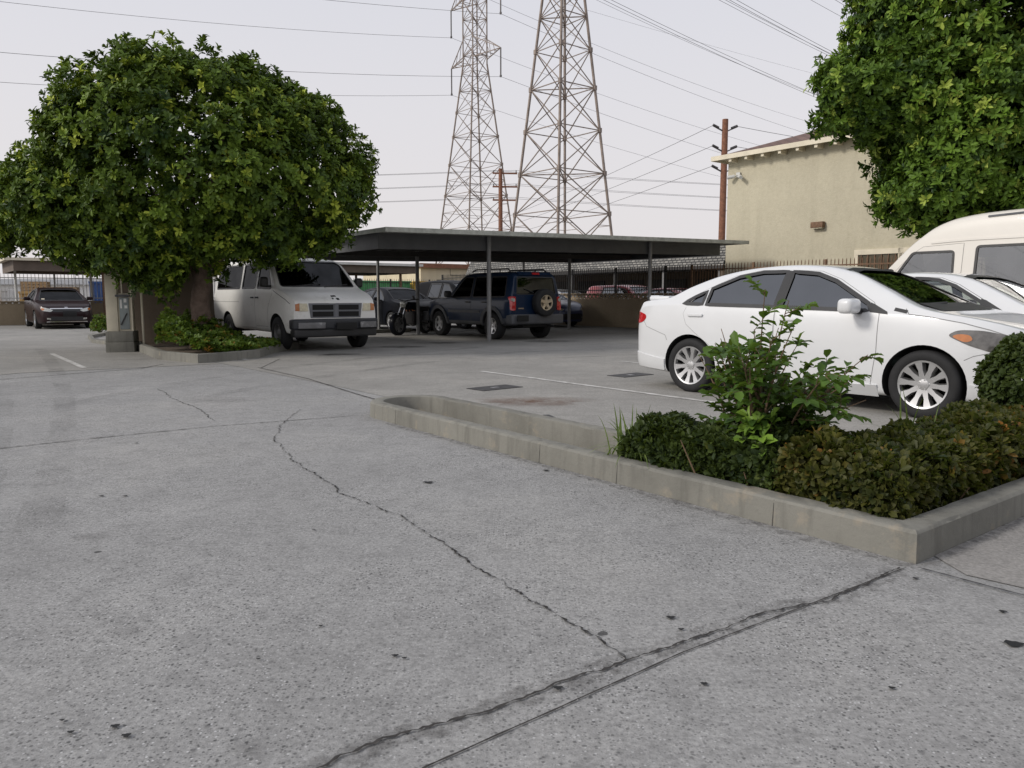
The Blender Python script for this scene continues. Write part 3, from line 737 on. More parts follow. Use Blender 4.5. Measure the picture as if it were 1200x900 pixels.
    sit(root,'rear_bumper',[box_bm((-1.32,-.95,.5),(-1.15,.95,.68),.03)],M['blackplastic'])
    return root
def mk_jeep():
    sp = Spec(nx=84,res=2,ends=(-.78,3.5),wb=2.65,r=.365,arch=.44,rr=.212,tw=.235,track=.89,ws=.97,tum=.22,wheel='five',rimmat=M['alloy'],
        top=curve([(-.78,1.30),(-.75,1.55),(-.70,1.72),(-.6,1.77),(.2,1.80),(1.0,1.80),(1.45,1.765),(1.62,1.70),(2.0,1.33),(2.22,1.13),(2.34,1.10),(2.9,1.06),(3.3,.99),(3.45,.88),(3.5,.75)]),
        belt=curve([(-.78,1.08),(1.8,1.08),(2.3,1.05),(3.0,1.0),(3.35,.9),(3.5,.72)]), bot=curve([(-.78,.42),(0,.38),(2.6,.36),(3.5,.42)]),
        w=curve([(-.78,.82),(-.72,.87),(-.5,.895),(2.6,.895),(3.1,.85),(3.4,.76),(3.5,.66)]),
        cab=(-.6,2.08),floor=.65,fx=1.3,rx=-.4,seat=(1.2,.62),paint=M['p_jeep'],lower=M['greyplastic'],lowz=.58,
        front=[(-.66,1.14),(.66,1.14),(.58,1.66),(-.58,1.66)],rear=round_poly([(-.66,1.20),(.66,1.20),(.60,1.64),(-.60,1.64)],1),
        wins=[round_poly([(1.02,1.12),(1.92,1.11),(1.92,1.18),(1.52,1.60),(1.42,1.66),(1.02,1.66)],1),round_poly([(.22,1.12),(.92,1.12),(.92,1.66),(.28,1.66)],1),round_poly([(-.55,1.13),(.12,1.13),(.17,1.65),(-.48,1.65)],1)],
        gside=M['glass_black'],gfront=M['glass_dark'],grear=M['glass_rear'],cloth=M['cabin'],
        doors=[[(.98,.48),(.97,1.70),(1.45,1.70),(1.57,1.63),(1.98,1.18),(2.06,1.06),(2.1,.48)],[(.96,.48),(.95,1.70),(.24,1.70),(.14,1.1),(.18,.9),(.38,.75),(.46,.6),(.47,.48)]],
        handles=[(1.12,.99),(.34,.99)],hmat=M['blackplastic'],mirror=(1.92,1.12,.2,.18,'blackplastic'),
        panels=[('flare','greyplastic','y',(1,-1),arc(0,.365,.53,-8,188)+arc(0,.365,.435,188,-8),.03),('flare','greyplastic','y',(1,-1),arc(2.65,.365,.53,-8,188)+arc(2.65,.365,.435,188,-8),.03),
                ('body_moulding','greyplastic','y',(1,-1),[(.55,.70),(2.1,.70),(2.1,.77),(.55,.77)],.014)])
    tl = []
    for s in (1,-1):
        q = lambda P: [(s*p[0],p[1]) for p in P]
        tl.append(('tail_lamp','red_lens','x',(-1,),q(round_poly([(.70,.78),(.845,.78),(.845,1.14),(.70,1.14)],1)),.03))
        for z in (.87,1.05): tl.append(('lamp_ring','clear_lens' if z>1 else 'red_lens','x',(-1,),q([(.772+.045*math.cos(t),z+.045*math.sin(t)) for t in [2*math.pi*k/16 for k in range(16)]]),.042))
    sp.panels += tl + [('rear_spoiler','p_jeep','x',(-1,),[(-.58,1.68),(.58,1.68),(.54,1.74),(-.54,1.74)],.05),('stop_lamp','red_lens','x',(-1,),[(-.12,1.69),(.12,1.69),(.12,1.72),(-.12,1.72)],.06),
        ('badge_plate','chrome','x',(-1,),[(.42,.815),(.60,.815),(.60,.85),(.42,.85)],.006)]
    sp.lines = [('tailgate_gap','seam','x',(-1,),[(-.68,.72),(-.68,1.15)],.012,.002),('tailgate_gap','seam','x',(-1,),[(.68,.72),(.68,1.15)],.012,.002)]
    root,bvh = vehicle('parked_suv','dark blue boxy suv with a spare wheel on its tailgate under the carport','suv',sp,JEEP,ANG+math.pi)
    b = box_bm((-.98,-.88,.42),(-.70,.88,.68),.05)
    for v in b.verts: v.co.x += .10*(abs(v.co.y)/.88)**3
    bp = sit(root,'bumper',[b],M['greyplastic'])
    fb = box_bm((3.3,-.86,.42),(3.62,.86,.7),.06); sit(root,'front_bumper',[fb],M['greyplastic'])
    wm,tm = wheel_parts(.36,.22,'five',M['alloy_gold'],.2)
    sw = wm.build('spare_wheel',[M['alloy_gold'],M['well']],root,smooth=35); t = tm.build('tyre',M['tyre'],sw,smooth=45)
    sw.location = (-.93,-.16,.98); sw.rotation_euler = (0,0,math.pi/2)
    sit(root,'license_plate',[box_bm((-1.0,.42,.50),(-.97,.78,.66),.004)],M['plate'])
    for s in (1,-1):
        r = MB(); r.tube([(-.45,s*.60,1.80),(-.35,s*.60,1.86),(1.1,s*.60,1.87),(1.3,s*.60,1.81)],.02,8)
        for x in (0,.7): r.tube([(x,s*.60,1.78),(x,s*.60,1.86)],.016,6)
        r.build('roof_rack_bar',M['blackplastic'],root,smooth=40)
    w = MB(); w.tube([(-.80,.1,1.24),(-.80,.4,1.34)],.01,6); w.build('rear_wiper',M['blackplastic'],root)
    t = MB(); t.tube([(0,-.7,.34),(0,.7,.34)],.06,10); t.box(-.75,2.6,-.4,.4,.34,.42); t.tube([(-.3,-.45,.36),(-.9,-.5,.36)],.03,8); t.build('axle',M['well'],root)
    return root
def front_face(z, w, kind):
    """lamps and grille of cars seen from the front"""
    P = []
    for s in (1,-1):
        q = lambda Q: [(s*p[0],p[1]) for p in Q]
        P.append(('headlight',kind,'x',(1,),q(round_poly([(w*.50,z),(w*.62,z+.045),(w*.88,z+.10),(w*.93,z+.06),(w*.90,z-.02),(w*.62,z-.06)])),.008))
        P.append(('turn_lamp','amber_lens','x',(1,),q(round_poly([(w*.82,z+.06),(w*.93,z+.08),(w*.93,z+.0),(w*.84,z-.01)])),.013))
        P.append(('fog_lamp','clear_lens','x',(1,),q([(w*.62,.33),(w*.76,.35),(w*.76,.40),(w*.62,.39)]),.01))
    return P
def mk_maroon():
    sp = sedan_spec(nx=60,ends=(-1.1,3.7),wb=2.8,paint=M['p_maroon'],gside=M['glass_black'],gfront=M['glass_black'],grear=M['glass_black'],cloth=M['cabin'],
        top=curve([(-1.1,.84),(-1.05,1.0),(-.8,1.08),(-.42,1.12),(-.1,1.25),(.3,1.38),(.8,1.46),(1.2,1.47),(1.6,1.44),(1.9,1.37),(2.3,1.18),(2.65,1.0),(2.8,.97),(3.2,.90),(3.5,.81),(3.64,.70),(3.7,.56)]),
        belt=curve([(-1.1,.82),(-.95,.94),(-.3,1.0),(1.2,.97),(2.3,.94),(2.8,.90),(3.2,.83),(3.5,.72),(3.7,.5)]),bot=curve([(-1.1,.34),(-.9,.22),(.4,.18),(3.2,.17),(3.7,.22)]),
        w=curve([(-1.1,.62),(-.95,.78),(-.5,.88),(0,.91),(2.4,.91),(3.0,.89),(3.4,.82),(3.62,.72),(3.7,.60)]),track=.90,tum=.5,
        wins=[[(1.16,1.0),(2.1,.98),(2.1,1.04),(1.75,1.25),(1.5,1.345),(1.16,1.38)],[(.20,1.02),(1.04,1.0),(1.05,1.38),(.78,1.375),(.45,1.31),(.15,1.17)]],
        front=[(-.7,1.0),(.7,1.0),(.56,1.37),(.3,1.40),(-.3,1.40),(-.56,1.37)],cab=(-.28,2.5),mirror=(1.95,1.0,.2,.13,'p_maroon'),wheel='five',
        panels=front_face(.66,.80,'clear_lens')+[('grille','blackplastic','x',(1,),round_poly([(-.42,.60),(.42,.60),(.46,.70),(-.46,.70)]),.008),('grille_trim','chrome','x',(1,),[(-.5,.70),(.5,.70),(.5,.725),(-.5,.725)],.012),
            ('lower_intake','blackplastic','x',(1,),[(-.55,.30),(.55,.30),(.48,.44),(-.48,.44)],.006),('lip_trim','chrome','x',(1,),[(-.62,.25),(.62,.25),(.62,.275),(-.62,.275)],.014),
            ('license_plate','plate','x',(1,),[(-.12,.44),(.30,.44),(.30,.62),(-.12,.62)],.022),('emblem','chrome','x',(1,),[(-.05,.745),(.05,.745),(.05,.765),(-.05,.765)],.008),
            ('window_sticker','trim_cream','x',(1,),[(-.62,1.03),(-.52,1.03),(-.52,1.06),(-.62,1.06)],.006)])
    return vehicle('parked_sedan','dark maroon sedan parked nose-out by the picket fence left of the round tree','car',sp,MAROON,ANG)[0]
def mk_black():
    sp = sedan_spec(nx=56,paint=M['p_black'],gside=M['glass_dark'],gfront=M['glass_black'],grear=M['glass_dark'],cloth=M['cabin'],wheel='five',mirror=(1.86,.99,.2,.13,'p_black'),
        panels=[p for p in front_face(.66,.78,'amber_lens')]+[('grille','well','x',(1,),[(-.4,.58),(.4,.58),(.44,.68),(-.44,.68)],.006),('license_plate','plate','x',(1,),[(-.16,.42),(.16,.42),(.16,.54),(-.16,.54)],.014)])
    return vehicle('parked_sedan','black sedan with amber headlights behind the leaning motorcycle','car',sp,BLACK,ANG)[0]
def mk_darksuv():
    sp = Spec(nx=50,res=1,ends=(-.9,3.55),wb=2.65,r=.35,arch=.41,rr=.22,tw=.22,track=.88,ws=.97,tum=.3,wheel='five',rimmat=M['alloy'],
        top=curve([(-.9,1.2),(-.8,1.6),(-.6,1.70),(.5,1.74),(1.2,1.72),(1.55,1.63),(2.0,1.36),(2.35,1.12),(2.5,1.08),(3.0,1.02),(3.35,.92),(3.55,.7)]),
        belt=curve([(-.9,1.05),(2.0,1.06),(2.5,1.03),(3.0,.95),(3.4,.82),(3.55,.65)]),bot=curve([(-.9,.4),(0,.3),(2.6,.28),(3.55,.36)]),w=curve([(-.9,.8),(-.6,.89),(2.5,.9),(3.1,.86),(3.4,.76),(3.55,.62)]),
        cab=(-.6,2.2),floor=.55,fx=1.35,rx=-.4,seat=(1.25,.55),paint=M['p_dark'],front=[(-.68,1.14),(.68,1.14),(.56,1.62),(-.56,1.62)],rear=[(-.6,1.15),(.6,1.15),(.55,1.6),(-.55,1.6)],
        wins=[[(1.1,1.1),(2.1,1.09),(2.05,1.16),(1.5,1.56),(1.1,1.6)],[(.2,1.1),(1.0,1.1),(1.0,1.6),(.25,1.6)]],gside=M['glass_dark'],gfront=M['glass_hazy'],grear=M['glass_dark'],cloth=M['cabin'],
        mirror=(1.98,1.10,.2,.16,'blackplastic'),panels=front_face(.82,.78,'clear_lens'))
    return vehicle('parked_suv','dark grey suv facing out, half hidden behind the blue suv','suv',sp,DSUV,ANG)[0]
def mk_blue():
    sp = sedan_spec(nx=50,paint=M['p_blue'],gside=M['glass_dark'],gfront=M['glass_dark'],grear=M['glass_dark'],cloth=M['cabin'],wheel='five',mirror=(1.86,.99,.2,.13,'p_blue'),
        panels=front_face(.66,.78,'clear_lens')+[('lower_intake','well','x',(1,),[(-.6,.28),(.6,.28),(.55,.5),(-.55,.5)],.006)])
    return vehicle('parked_sedan','small blue car nosing out from behind the suv beside the tan wall','car',sp,BLUEC,ANG)[0]
def mk_behind():
    gp = 'cars behind the right fence'
    for col, ax, lab, ang in (('p_red', W(-18.6,22.6), 'red car whose roof shows over the lattice wall below the grey shake roof', ANG+math.pi),
                         ('p_silver', W(-25.6,22.8), 'silver car far behind the fence next to the boxy red car', ANG+math.pi),
                         ('p_white', W(-14.6,22.6), 'white car whose roof peeks over the wall near the red car', ANG+math.pi)):
        sp = sedan_spec(nx=40,paint=M[col],gside=M['glass_side'],gfront=M['glass_side'],grear=M['glass_side'],wheel='five',doors=[],handles=[],mirror=None,
            panels=[('tail_lamp','red_lens','y',(1,-1),[(-.97,.88),(-.75,.92),(-.73,.8),(-.95,.74)],.006)])
        vehicle('parked_sedan',lab,'car',sp,ax,ang,gp)
    sp = Spec(nx=40,res=1,ends=(-.9,3.4),wb=2.5,r=.33,arch=.38,rr=.21,tw=.2,track=.86,ws=.97,tum=.3,wheel='five',rimmat=M['alloy'],
        top=curve([(-.9,1.1),(-.8,1.5),(-.5,1.58),(1,1.6),(1.4,1.54),(2.2,1.08),(2.9,.98),(3.4,.65)]),belt=curve([(-.9,.95),(2,.98),(2.9,.85),(3.4,.6)]),bot=curve([(-.9,.4),(0,.3),(3.4,.35)]),w=curve([(-.9,.75),(-.5,.87),(2.5,.87),(3.4,.6)]),
        cab=(-.6,2.0),floor=.5,fx=1.2,rx=-.4,seat=(1.2,.5),paint=M['p_red'],front=[(-.62,1.05),(.62,1.05),(.54,1.5),(-.54,1.5)],rear=[(-.55,1.05),(.55,1.05),(.5,1.48),(-.5,1.48)],
        wins=[[(1.0,1.02),(1.9,1.02),(1.4,1.42),(1.0,1.48)],[(.1,1.02),(.9,1.02),(.9,1.48),(.2,1.48)]],gside=M['glass_side'],gfront=M['glass_clear'],grear=M['glass_side'],
        panels=[('tail_lamp','red_lens','y',(1,-1),[(-.88,.8),(-.7,.8),(-.7,1.05),(-.85,1.05)],.006)])
    vehicle('parked_hatchback','boxy red hatchback behind the fence left of the red car','car',sp,W(-22.6,22.4),ANG,gp)
M['glass_van'] = glass('hazy van side glass', (.42, .42, .42), .12)
M['glass_hazy'] = glass('sky-lit windscreen', (.2, .2, .2), .16)
M['glass_rear'] = glass('rear hatch glass', (.03, .03, .035), .10)
def adv(p, d, ang=ANG): return Vector(p) + Vector((math.cos(ang), math.sin(ang), 0))*d
COROLLA = Vector((2.13, 9.24, 0)) + E2*.84
SECOND = COROLLA + E2*2.62 + E1*.15
WVAN = W(-3.45, 14.05)
DODGE = Vector((-6.90, 18.90, 0)) + E2*.93
JEEP = Vector((-.52, 20.46, 0)) + E2*.86
MAROON = adv(Vector((-16.8, 27.2, 0)) + E2*.86, -2.8)
BLACK = adv(Vector((-4.0, 25.5, 0)) + E2*.85, -2.6)
DSUV = adv(W(-22.5, 15.9), -2.65)
BLUEC = adv(W(-22.3, 19.15), -2.6)
mk_corolla(); mk_second(); mk_whitevan(); mk_dodge(); mk_jeep(); mk_maroon(); mk_black(); mk_darksuv(); mk_blue(); mk_behind()

def motorcycle(loc, ang):
    r = thing('motorcycle', 'dark motorcycle with a raked silver fork beside the carport post', 'motorcycle', loc, ang)
    def whl(x):
        w, t = wheel_parts(.31, .11, 'six', M['dark_metal'], .22)
        o = w.build('wheel', [M['steel_wheel'], M['well']], r, smooth=35); t.build('tyre', M['tyre'], o, smooth=45); o.location = (x, 0, .31)
    whl(0); whl(1.4)
    f = MB()
    for s in (1, -1): f.tube([(1.4, s*.085, .31), (1.02, s*.085, .98)], .026, 8)
    f.build('fork', M['chrome'], r, smooth=40)
    h = MB(); h.tube([(.85, .38, 1.06), (1.0, .2, 1.04), (1.02, 0, 1.0), (1.0, -.2, 1.04), (.85, -.38, 1.06)], .016, 8); h.build('handlebar', M['dark_metal'], r, smooth=40)
    bm_obj('headlamp', box_bm((1.06, -.09, .82), (1.2, .09, 1.0), .06), M['clear_lens'], r)
    bm_obj('fuel_tank', box_bm((.45, -.14, .74), (.98, .14, .98), .09, 4), M['p_black'], r)
    bm_obj('saddle', box_bm((-.15, -.13, .72), (.5, .13, .84), .05), M['blackplastic'], r)
    bm_obj('engine', [box_bm((.4, -.17, .3), (.85, .17, .7), .05), box_bm((.5, -.22, .36), (.7, .22, .52), .05)], M['dark_metal'], r)
    f = MB(); f.tube([(0, .1, .31), (.5, .1, .4), (.98, .03, .9)], .025, 8); f.tube([(0, -.1, .31), (.5, -.1, .4), (.98, -.03, .9)], .025, 8); f.tube([(-.25, 0, .72), (.5, 0, .7)], .03, 8)
    f.build('frame', M['dark_metal'], r, smooth=40)
    e = MB(); e.tube([(.7, -.19, .35), (.4, -.2, .26), (-.25, -.2, .32)], [.03, .035, .05], 10); e.build('exhaust', M['chrome'], r, smooth=40)
    g = MB(); g.lathe([(.33, -.07), (.35, 0), (.33, .07)], 24); g.build('mudguard', M['p_black'], r, smooth=40).location = (1.4, 0, .33)
motorcycle(Vector((-2.7, 23.9, 0)), math.radians(-118))
# ---------- the lot: ground, kerbs, walls, fences, carports ----------
def structure(name, mb, mats, **k):
    o = mb.build(name, mats, **k); o['kind'] = 'structure'; return o
def flat(name, poly, z, mat):
    mb = MB(); mb.add([(x, y, z) for x, y in poly], [tuple(range(len(poly)))]); return structure(name, mb, mat)
def lp(*sa): return [tuple(W(s, a))[:2] for s, a in sa]
mb = MB(); mb.add([(-900, -300, -.02), (900, -300, -.02), (900, 1500, -.02), (-900, 1500, -.02)], [(0, 1, 2, 3)]); land = structure('ground', mb, M['land'])
dw = flat('driveway', lp((6, -25), (6, 22), (-33, 22), (-36.6, 21), (-36.6, -25)), 0, M['drive'])
def planter_hole(o):
    bm = bmesh.new(); bm.from_mesh(o.data)
    for q, n in ((W(-6.75, 0), E1), (W(-1.56, 0), E1), (W(0, 3.42), E2), (W(0, 4.07), E2)):
        bmesh.ops.bisect_plane(bm, geom=bm.verts[:]+bm.edges[:]+bm.faces[:], plane_co=q, plane_no=n)
    bmesh.ops.delete(bm, geom=[f for f in bm.faces if -6.75 < f.calc_center_median().dot(E1) < -1.56 and 3.42 < f.calc_center_median().dot(E2) < 4.07], context='FACES')
    bm.to_mesh(o.data); bm.free()
planter_hole(dw); planter_hole(land)
# lot slabs beyond the joint
flat('parking_lot', lp((-1.56, 4.16), (-9.2, 4.16), (-12.2, 4.06), (-14.0, 4.0), (-36.55, 4.0), (-36.55, 20.4), (-1.56, 20.4)), .004, M['lot'])
flat('left_parking', lp((-13.4, 3.98), (-13.6, 1.1), (-13.1, .3), (-12.7, -1.2), (-14.9, -9), (-17.5, -24), (-36.55, -24), (-36.55, 3.98)), .004, M['lot'])
flat('sidewalk', lp((-1.49, 3.5), (-1.49, 20), (.55, 20), (-.30, 3.5), (-1.3, 3.36)), .004, M['walk'])

def strip(name, pts, w, z, mat, jit=0, wj=.5, sub=.03):
    P = []
    for a, b in zip(pts[:-1], pts[1:]):
        a = Vector((*a, 0)); b = Vector((*b, 0)); n = max(1, int((b-a).length/sub))
        P += [a.lerp(b, i/n) for i in range(n)]
    P.append(Vector((*pts[-1], 0)))
    d = 0; vs = []; fs = []
    for i, p in enumerate(P):
        t = (P[min(i+1, len(P)-1)]-P[max(i-1, 0)]).normalized(); nn = Vector((-t.y, t.x, 0))
        d = d*.8 + random.uniform(-1, 1)*jit
        hw = w/2*(1+random.uniform(-wj, wj))
        if i in (0, len(P)-1): hw *= .2
        vs += [p+nn*(d+hw)+Vector((0, 0, z)), p+nn*(d-hw)+Vector((0, 0, z))]
        if i: fs.append((2*i-2, 2*i-1, 2*i+1, 2*i))
    m = MB(); m.add(vs, fs); return structure(name, m, mat)
def g2(*uv): return [gnd(u, v) for u, v in uv]
def gnd(u, v):   # reference point on the pavement
    x = (u-600)/901; y = (450-v)/901; th = math.atan(103/901); c, s = math.cos(th), math.sin(th)
    t = -1.15/(-s+y*c); return (x*t, (c+y*s)*t)
def fadestain(name, col, mid=.5):
    m, t, b = base_mat(name); co = t.new('ShaderNodeTexCoord')
    n = t.noise(co.outputs['Object'], 3.5, 7, .7); t.n.remove(b)
    d = t.new('ShaderNodeBsdfDiffuse'); d.inputs[0].default_value = (*col, 1); tr = t.new('ShaderNodeBsdfTransparent')
    g = t.new('ShaderNodeVectorMath', operation='LENGTH'); mp = t.new('ShaderNodeVectorMath', operation='SUBTRACT'); mp.inputs[1].default_value = (.5, .5, .5)
    t.l.new(co.outputs['Generated'], mp.inputs[0]); sc = t.new('ShaderNodeVectorMath', operation='MULTIPLY'); sc.inputs[1].default_value = (1, 1, 0)
    t.l.new(mp.outputs[0], sc.inputs[0]); t.l.new(sc.outputs[0], g.inputs[0])
    fall = t.ramp(g.outputs['Value'], [(.08, 1.0), (.46, 0.0)])
    f = t.math('MULTIPLY', t.math('MULTIPLY', fall, t.ramp(n, [(.35, 0.0), (.65, 1.0)])), mid)
    mx = t.new('ShaderNodeMixShader'); t.l.new(f, mx.inputs[0]); t.l.new(tr.outputs[0], mx.inputs[1]); t.l.new(d.outputs[0], mx.inputs[2])
    t.l.new(mx.outputs[0], t.n['Material Output'].inputs[0]); return m
M['rust_stain'] = fadestain('rusty stain', (.17, .10, .07), .8); M['oil_stain'] = fadestain('oil stain', (.05, .047, .045), .85); M['damp_stain'] = fadestain('grey stain', (.17, .165, .16), .30)
def crackstain(col=.12, lo=.44, hi=.7, amt=.55, sc=18):
    m, t, b = base_mat('crack surround'); co = t.new('ShaderNodeTexCoord').outputs['Object']; t.n.remove(b)
    d = t.new('ShaderNodeBsdfDiffuse'); d.inputs[0].default_value = (col, col*.96, col*.92, 1); tr = t.new('ShaderNodeBsdfTransparent'); mx = t.new('ShaderNodeMixShader')
    t.l.new(t.math('MULTIPLY', t.ramp(t.noise(co, sc, 8, .75), [(lo, 0.0), (hi, 1.0)]), amt), mx.inputs[0]); t.l.new(tr.outputs[0], mx.inputs[1]); t.l.new(d.outputs[0], mx.inputs[2])
    t.l.new(mx.outputs[0], t.n['Material Output'].inputs[0]); return m
M['crack_stain'] = crackstain(); M['crack_broken'] = crackstain(.03, .36, .56, .95, 12)
BIG = g2((330, 925), (375, 900), (450, 868), (560, 838), (650, 803), (700, 788), (738, 774), (800, 752), (850, 735), (905, 716), (970, 703), (1000, 692), (1055, 666))
strip('crack_stain', BIG, .10, .0035, M['crack_stain'], .004, .3)
strip('pavement_crack', BIG, .0075, .006, M['crack'], .006, .8, .015)
strip('pavement_joint', g2((430, 940), (500, 900), (800, 766), (1062, 666)), .006, .005, M['crack'], .0005, .35)
strip('pavement_crack', g2((352, 480), (330, 497), (322, 515), (345, 542), (372, 556), (400, 578), (470, 605), (530, 645), (600, 690), (655, 722), (705, 752), (735, 775)), .008, .005, M['crack_broken'], .009, 1.0, .014)
strip('pavement_crack', g2((185, 456), (205, 468), (232, 479), (252, 494)), .009, .005, M['crack_broken'], .012, .9, .03)
strip('pavement_joint', g2((-60, 535), (0, 526), (120, 513), (250, 500), (420, 487)), .012, .005, M['crack'], .002, .6)
strip('pavement_joint', g2((-80, 451), (0, 445), (100, 437), (165, 432), (192, 427)), .022, .006, M['crack'], .002, .4)
strip('pavement_joint', g2((302, 431), (360, 444), (424, 464), (445, 470)), .018, .008, M['crack'], .002, .4)
strip('pavement_joint', g2((305, 432), (328, 421)), .014, .008, M['crack'], .002, .4)
strip('pavement_joint', g2((1076, 667), (1140, 684), (1200, 700), (1300, 728)), .010, .009, M['crack'], .001, .4)
GR = [tuple(W(s, 3.30))[:2] for s in np.linspace(-6.2, -1.46, 12)]; strip('kerb_grime', GR, .085, .0025, M['crack_stain'], .006, .5)
GR = [tuple(W(-1.46, a))[:2] for a in np.linspace(3.3, 10, 12)]; strip('kerb_grime', GR, .06, .0065, M['crack_stain'], .005, .5)
def tyremark():
    m, t, b = base_mat('tyre mark'); co = t.new('ShaderNodeTexCoord').outputs['Object']; t.n.remove(b)
    d = t.new('ShaderNodeBsdfDiffuse'); d.inputs[0].default_value = (.10, .098, .095, 1); tr = t.new('ShaderNodeBsdfTransparent'); mx = t.new('ShaderNodeMixShader')
    f = t.math('MULTIPLY', t.ramp(t.noise(co, .8, 3, .6), [(.4, 0.0), (.7, 1.0)]), t.ramp(t.noise(co, 11, 6, .75), [(.35, 0.1), (.7, 1.0)]))
    t.l.new(t.math('MULTIPLY', f, .34), mx.inputs[0]); t.l.new(tr.outputs[0], mx.inputs[1]); t.l.new(d.outputs[0], mx.inputs[2]); t.l.new(mx.outputs[0], t.n['Material Output'].inputs[0]); return m
M['tyre_mark'] = tyremark()
def bez(p, c, q, n=16): return [tuple((1-k/n)**2*np.array(p)+2*k/n*(1-k/n)*np.array(c)+(k/n)**2*np.array(q)) for k in range(n+1)]
for p, c, q in (((-9, 1.0), (-12, 3), (-14.2, 10)), ((-9, 2.5), (-10.8, 4.6), (-12.6, 10)), ((-14, 2), (-11, 6), (-10, 14)), ((-15.6, 2.4), (-12.6, 7), (-11.6, 14)), ((-4, -1.2), (-10, 0), (-20, .5)), ((-4, .3), (-10, 1.5), (-20, 2.0)), ((0, -.6), (-5, .4), (-13, .8))):
    strip('tyre_mark', [tuple(W(*x))[:2] for x in bez(p, c, q)], .2, .0105, M['tyre_mark'], .004, .12, .1)
# painted bay lines, all worn
def bay(name, s0, s1, a, w=.09): flat(name, lp((s0, a-w/2), (s1, a-w/2), (s1, a+w/2), (s0, a+w/2)), .009, M['paintline'])
bay('bay_line', -9.6, -4.6, 6.75); bay('bay_line', -9.6, -4.6, 9.75)
for a in (7.2, 10.1, 13.0): bay('bay_line', -22.4, -17.5, a)
for a in (-1.0, 1.8, 4.4): bay('bay_line', -17.8, -13.9, a+.2)
for k in range(5): bay('bay_line', -36.0, -31.0, -6.8+2.75*k-.1)
# oil and rust stains with their own outline
def blotch(name, c, rx, ry, mat, z=.0075, n=40, ang=0):
    vs = []
    for k in range(n):
        t = 2*math.pi*k/n; q = 1+.22*math.sin(3*t+c[0])+.15*math.sin(7*t+c[1])+random.uniform(-.1, .1)
        x, y = rx*q*math.cos(t), ry*q*math.sin(t); vs.append((c[0]+x*math.cos(ang)-y*math.sin(ang), c[1]+x*math.sin(ang)+y*math.cos(ang), z))
    m = MB(); m.add(vs, [tuple(range(n))]); return structure(name, m, mat)
x, y = gnd(628, 470); blotch('rust_stain', (x, y), .75, .45, M['rust_stain'])
for u, v, r in ((398, 416, .6), (470, 407, .8), (520, 402, .7), (640, 400, .8)):
    x, y = gnd(u, v); blotch('oil_stain', (x, y), r, r*.6, M['oil_stain'])
for u, v, r in ((150, 740, .10), (295, 880, .07), (250, 470, .5), (690, 800, .10), (110, 630, .12)):
    x, y = gnd(u, v); blotch('damp_stain', (x, y), r, r*.6, M['damp_stain'])
for u, v, r in ((463, 770, .011), (474, 773, .008), (135, 853, .012), (148, 864, .012), (83, 860, .009), (73, 846, .007), (786, 725, .016), (798, 739, .011), (502, 566, .030), (1045, 808, .010), (1175, 718, .014), (1073, 679, .012), (1188, 756, .03), (825, 803, .011), (654, 808, .014), (376, 735, .008), (303, 774, .007), (246, 652, .006), (119, 582, .015), (147, 582, .014), (368, 622, .009), (160, 520, .015), (640, 552, .02)):
    x, y = gnd(u, v); blotch('gum_spot', (x, y), r, r*.75, M['plate'], .0065, 14)

# ---------- planter kerb with its rounded tip and its return along the pavement ----------
H = .145
s0, s1, a0, a1, w = -6.5, -1.49, 3.33, 4.16, .135
def cap(cs, ca, r, n=14): return [(cs-r*math.sin(math.pi*k/n), ca-r*math.cos(math.pi*k/n)) for k in range(n+1)]
mid = (a0+a1)/2; r = (a1-a0)/2
outer = [(s1, a0)] + cap(s0, mid, r) + [(-2.55, a1), (-2.55, 10.4), (s1, 10.4)]
inner = [(s1-w, a0+w)] + cap(s0, mid, r-w) + [(-2.55-w, a1-w), (-2.55+w, a1-w+.0), (-2.55+w, 10.4-w), (s1-w, 10.4-w)]
inner = [(s1-w, a0+w)] + cap(s0, mid, r-w) + [(-2.55+w, a1-w), (-2.55+w, 10.4-w), (s1-w, 10.4-w)]
def kerb(name, outer, inner, h, label, batter=.012, cham=.016):
    n = len(outer); assert n == len(inner)
    t = thing(name, label, 'kerb')
    def off(P, d):   # shift outline by d along the direction to the other outline
        return P
    rows = []
    for i in range(n):
        o = Vector(outer[i]); q = Vector(inner[i]); d = (q-o); L = d.length; d.normalize()
        rows.append([(o, -.03), (o+d*batter*.6, h-cham), (o+d*(batter+cham*.35), h-cham*.3), (o+d*(batter+cham), h), (q-d*cham, h), (q-d*cham*.3, h-cham*.3), (q, h-cham), (q, -.22)])
    m = MB(); k = len(rows[0])
    # resample long runs so the chamfer can be chipped
    R = []
    for i in range(n):
        a, b = rows[i], rows[(i+1) % n]; L = (a[0][0]-b[0][0]).length; c = max(1, int(L/.07))
        for j in range(c):
            row = []
            for (p, z), (q, zz) in zip(a, b): row.append((p.lerp(q, j/c), z))
            R.append((row, c > 1 and j > 0))
    vs = []
    for row, free in R:
        ch = random.random()
        for j, (p, z) in enumerate(row):
            v = W(p.x, p.y, z)
            if free and j in (2, 3, 4, 5): v.z -= random.uniform(0, .004) + (.015 if ch > .91 and j in (2, 5) else 0)
            vs.append(v)
    N = len(R); fs = [(i*k+j, i*k+j+1, ((i+1) % N)*k+j+1, ((i+1) % N)*k+j) for i in range(N) for j in range(k-1)]
    m.add(vs, fs); m.build('kerb_wall', M['kerb'], t, smooth=30)
    return t
t = kerb('planter_kerb', outer, inner, H, 'long pale concrete planter kerb with a rounded tip around the clipped hedge')
soil = MB()
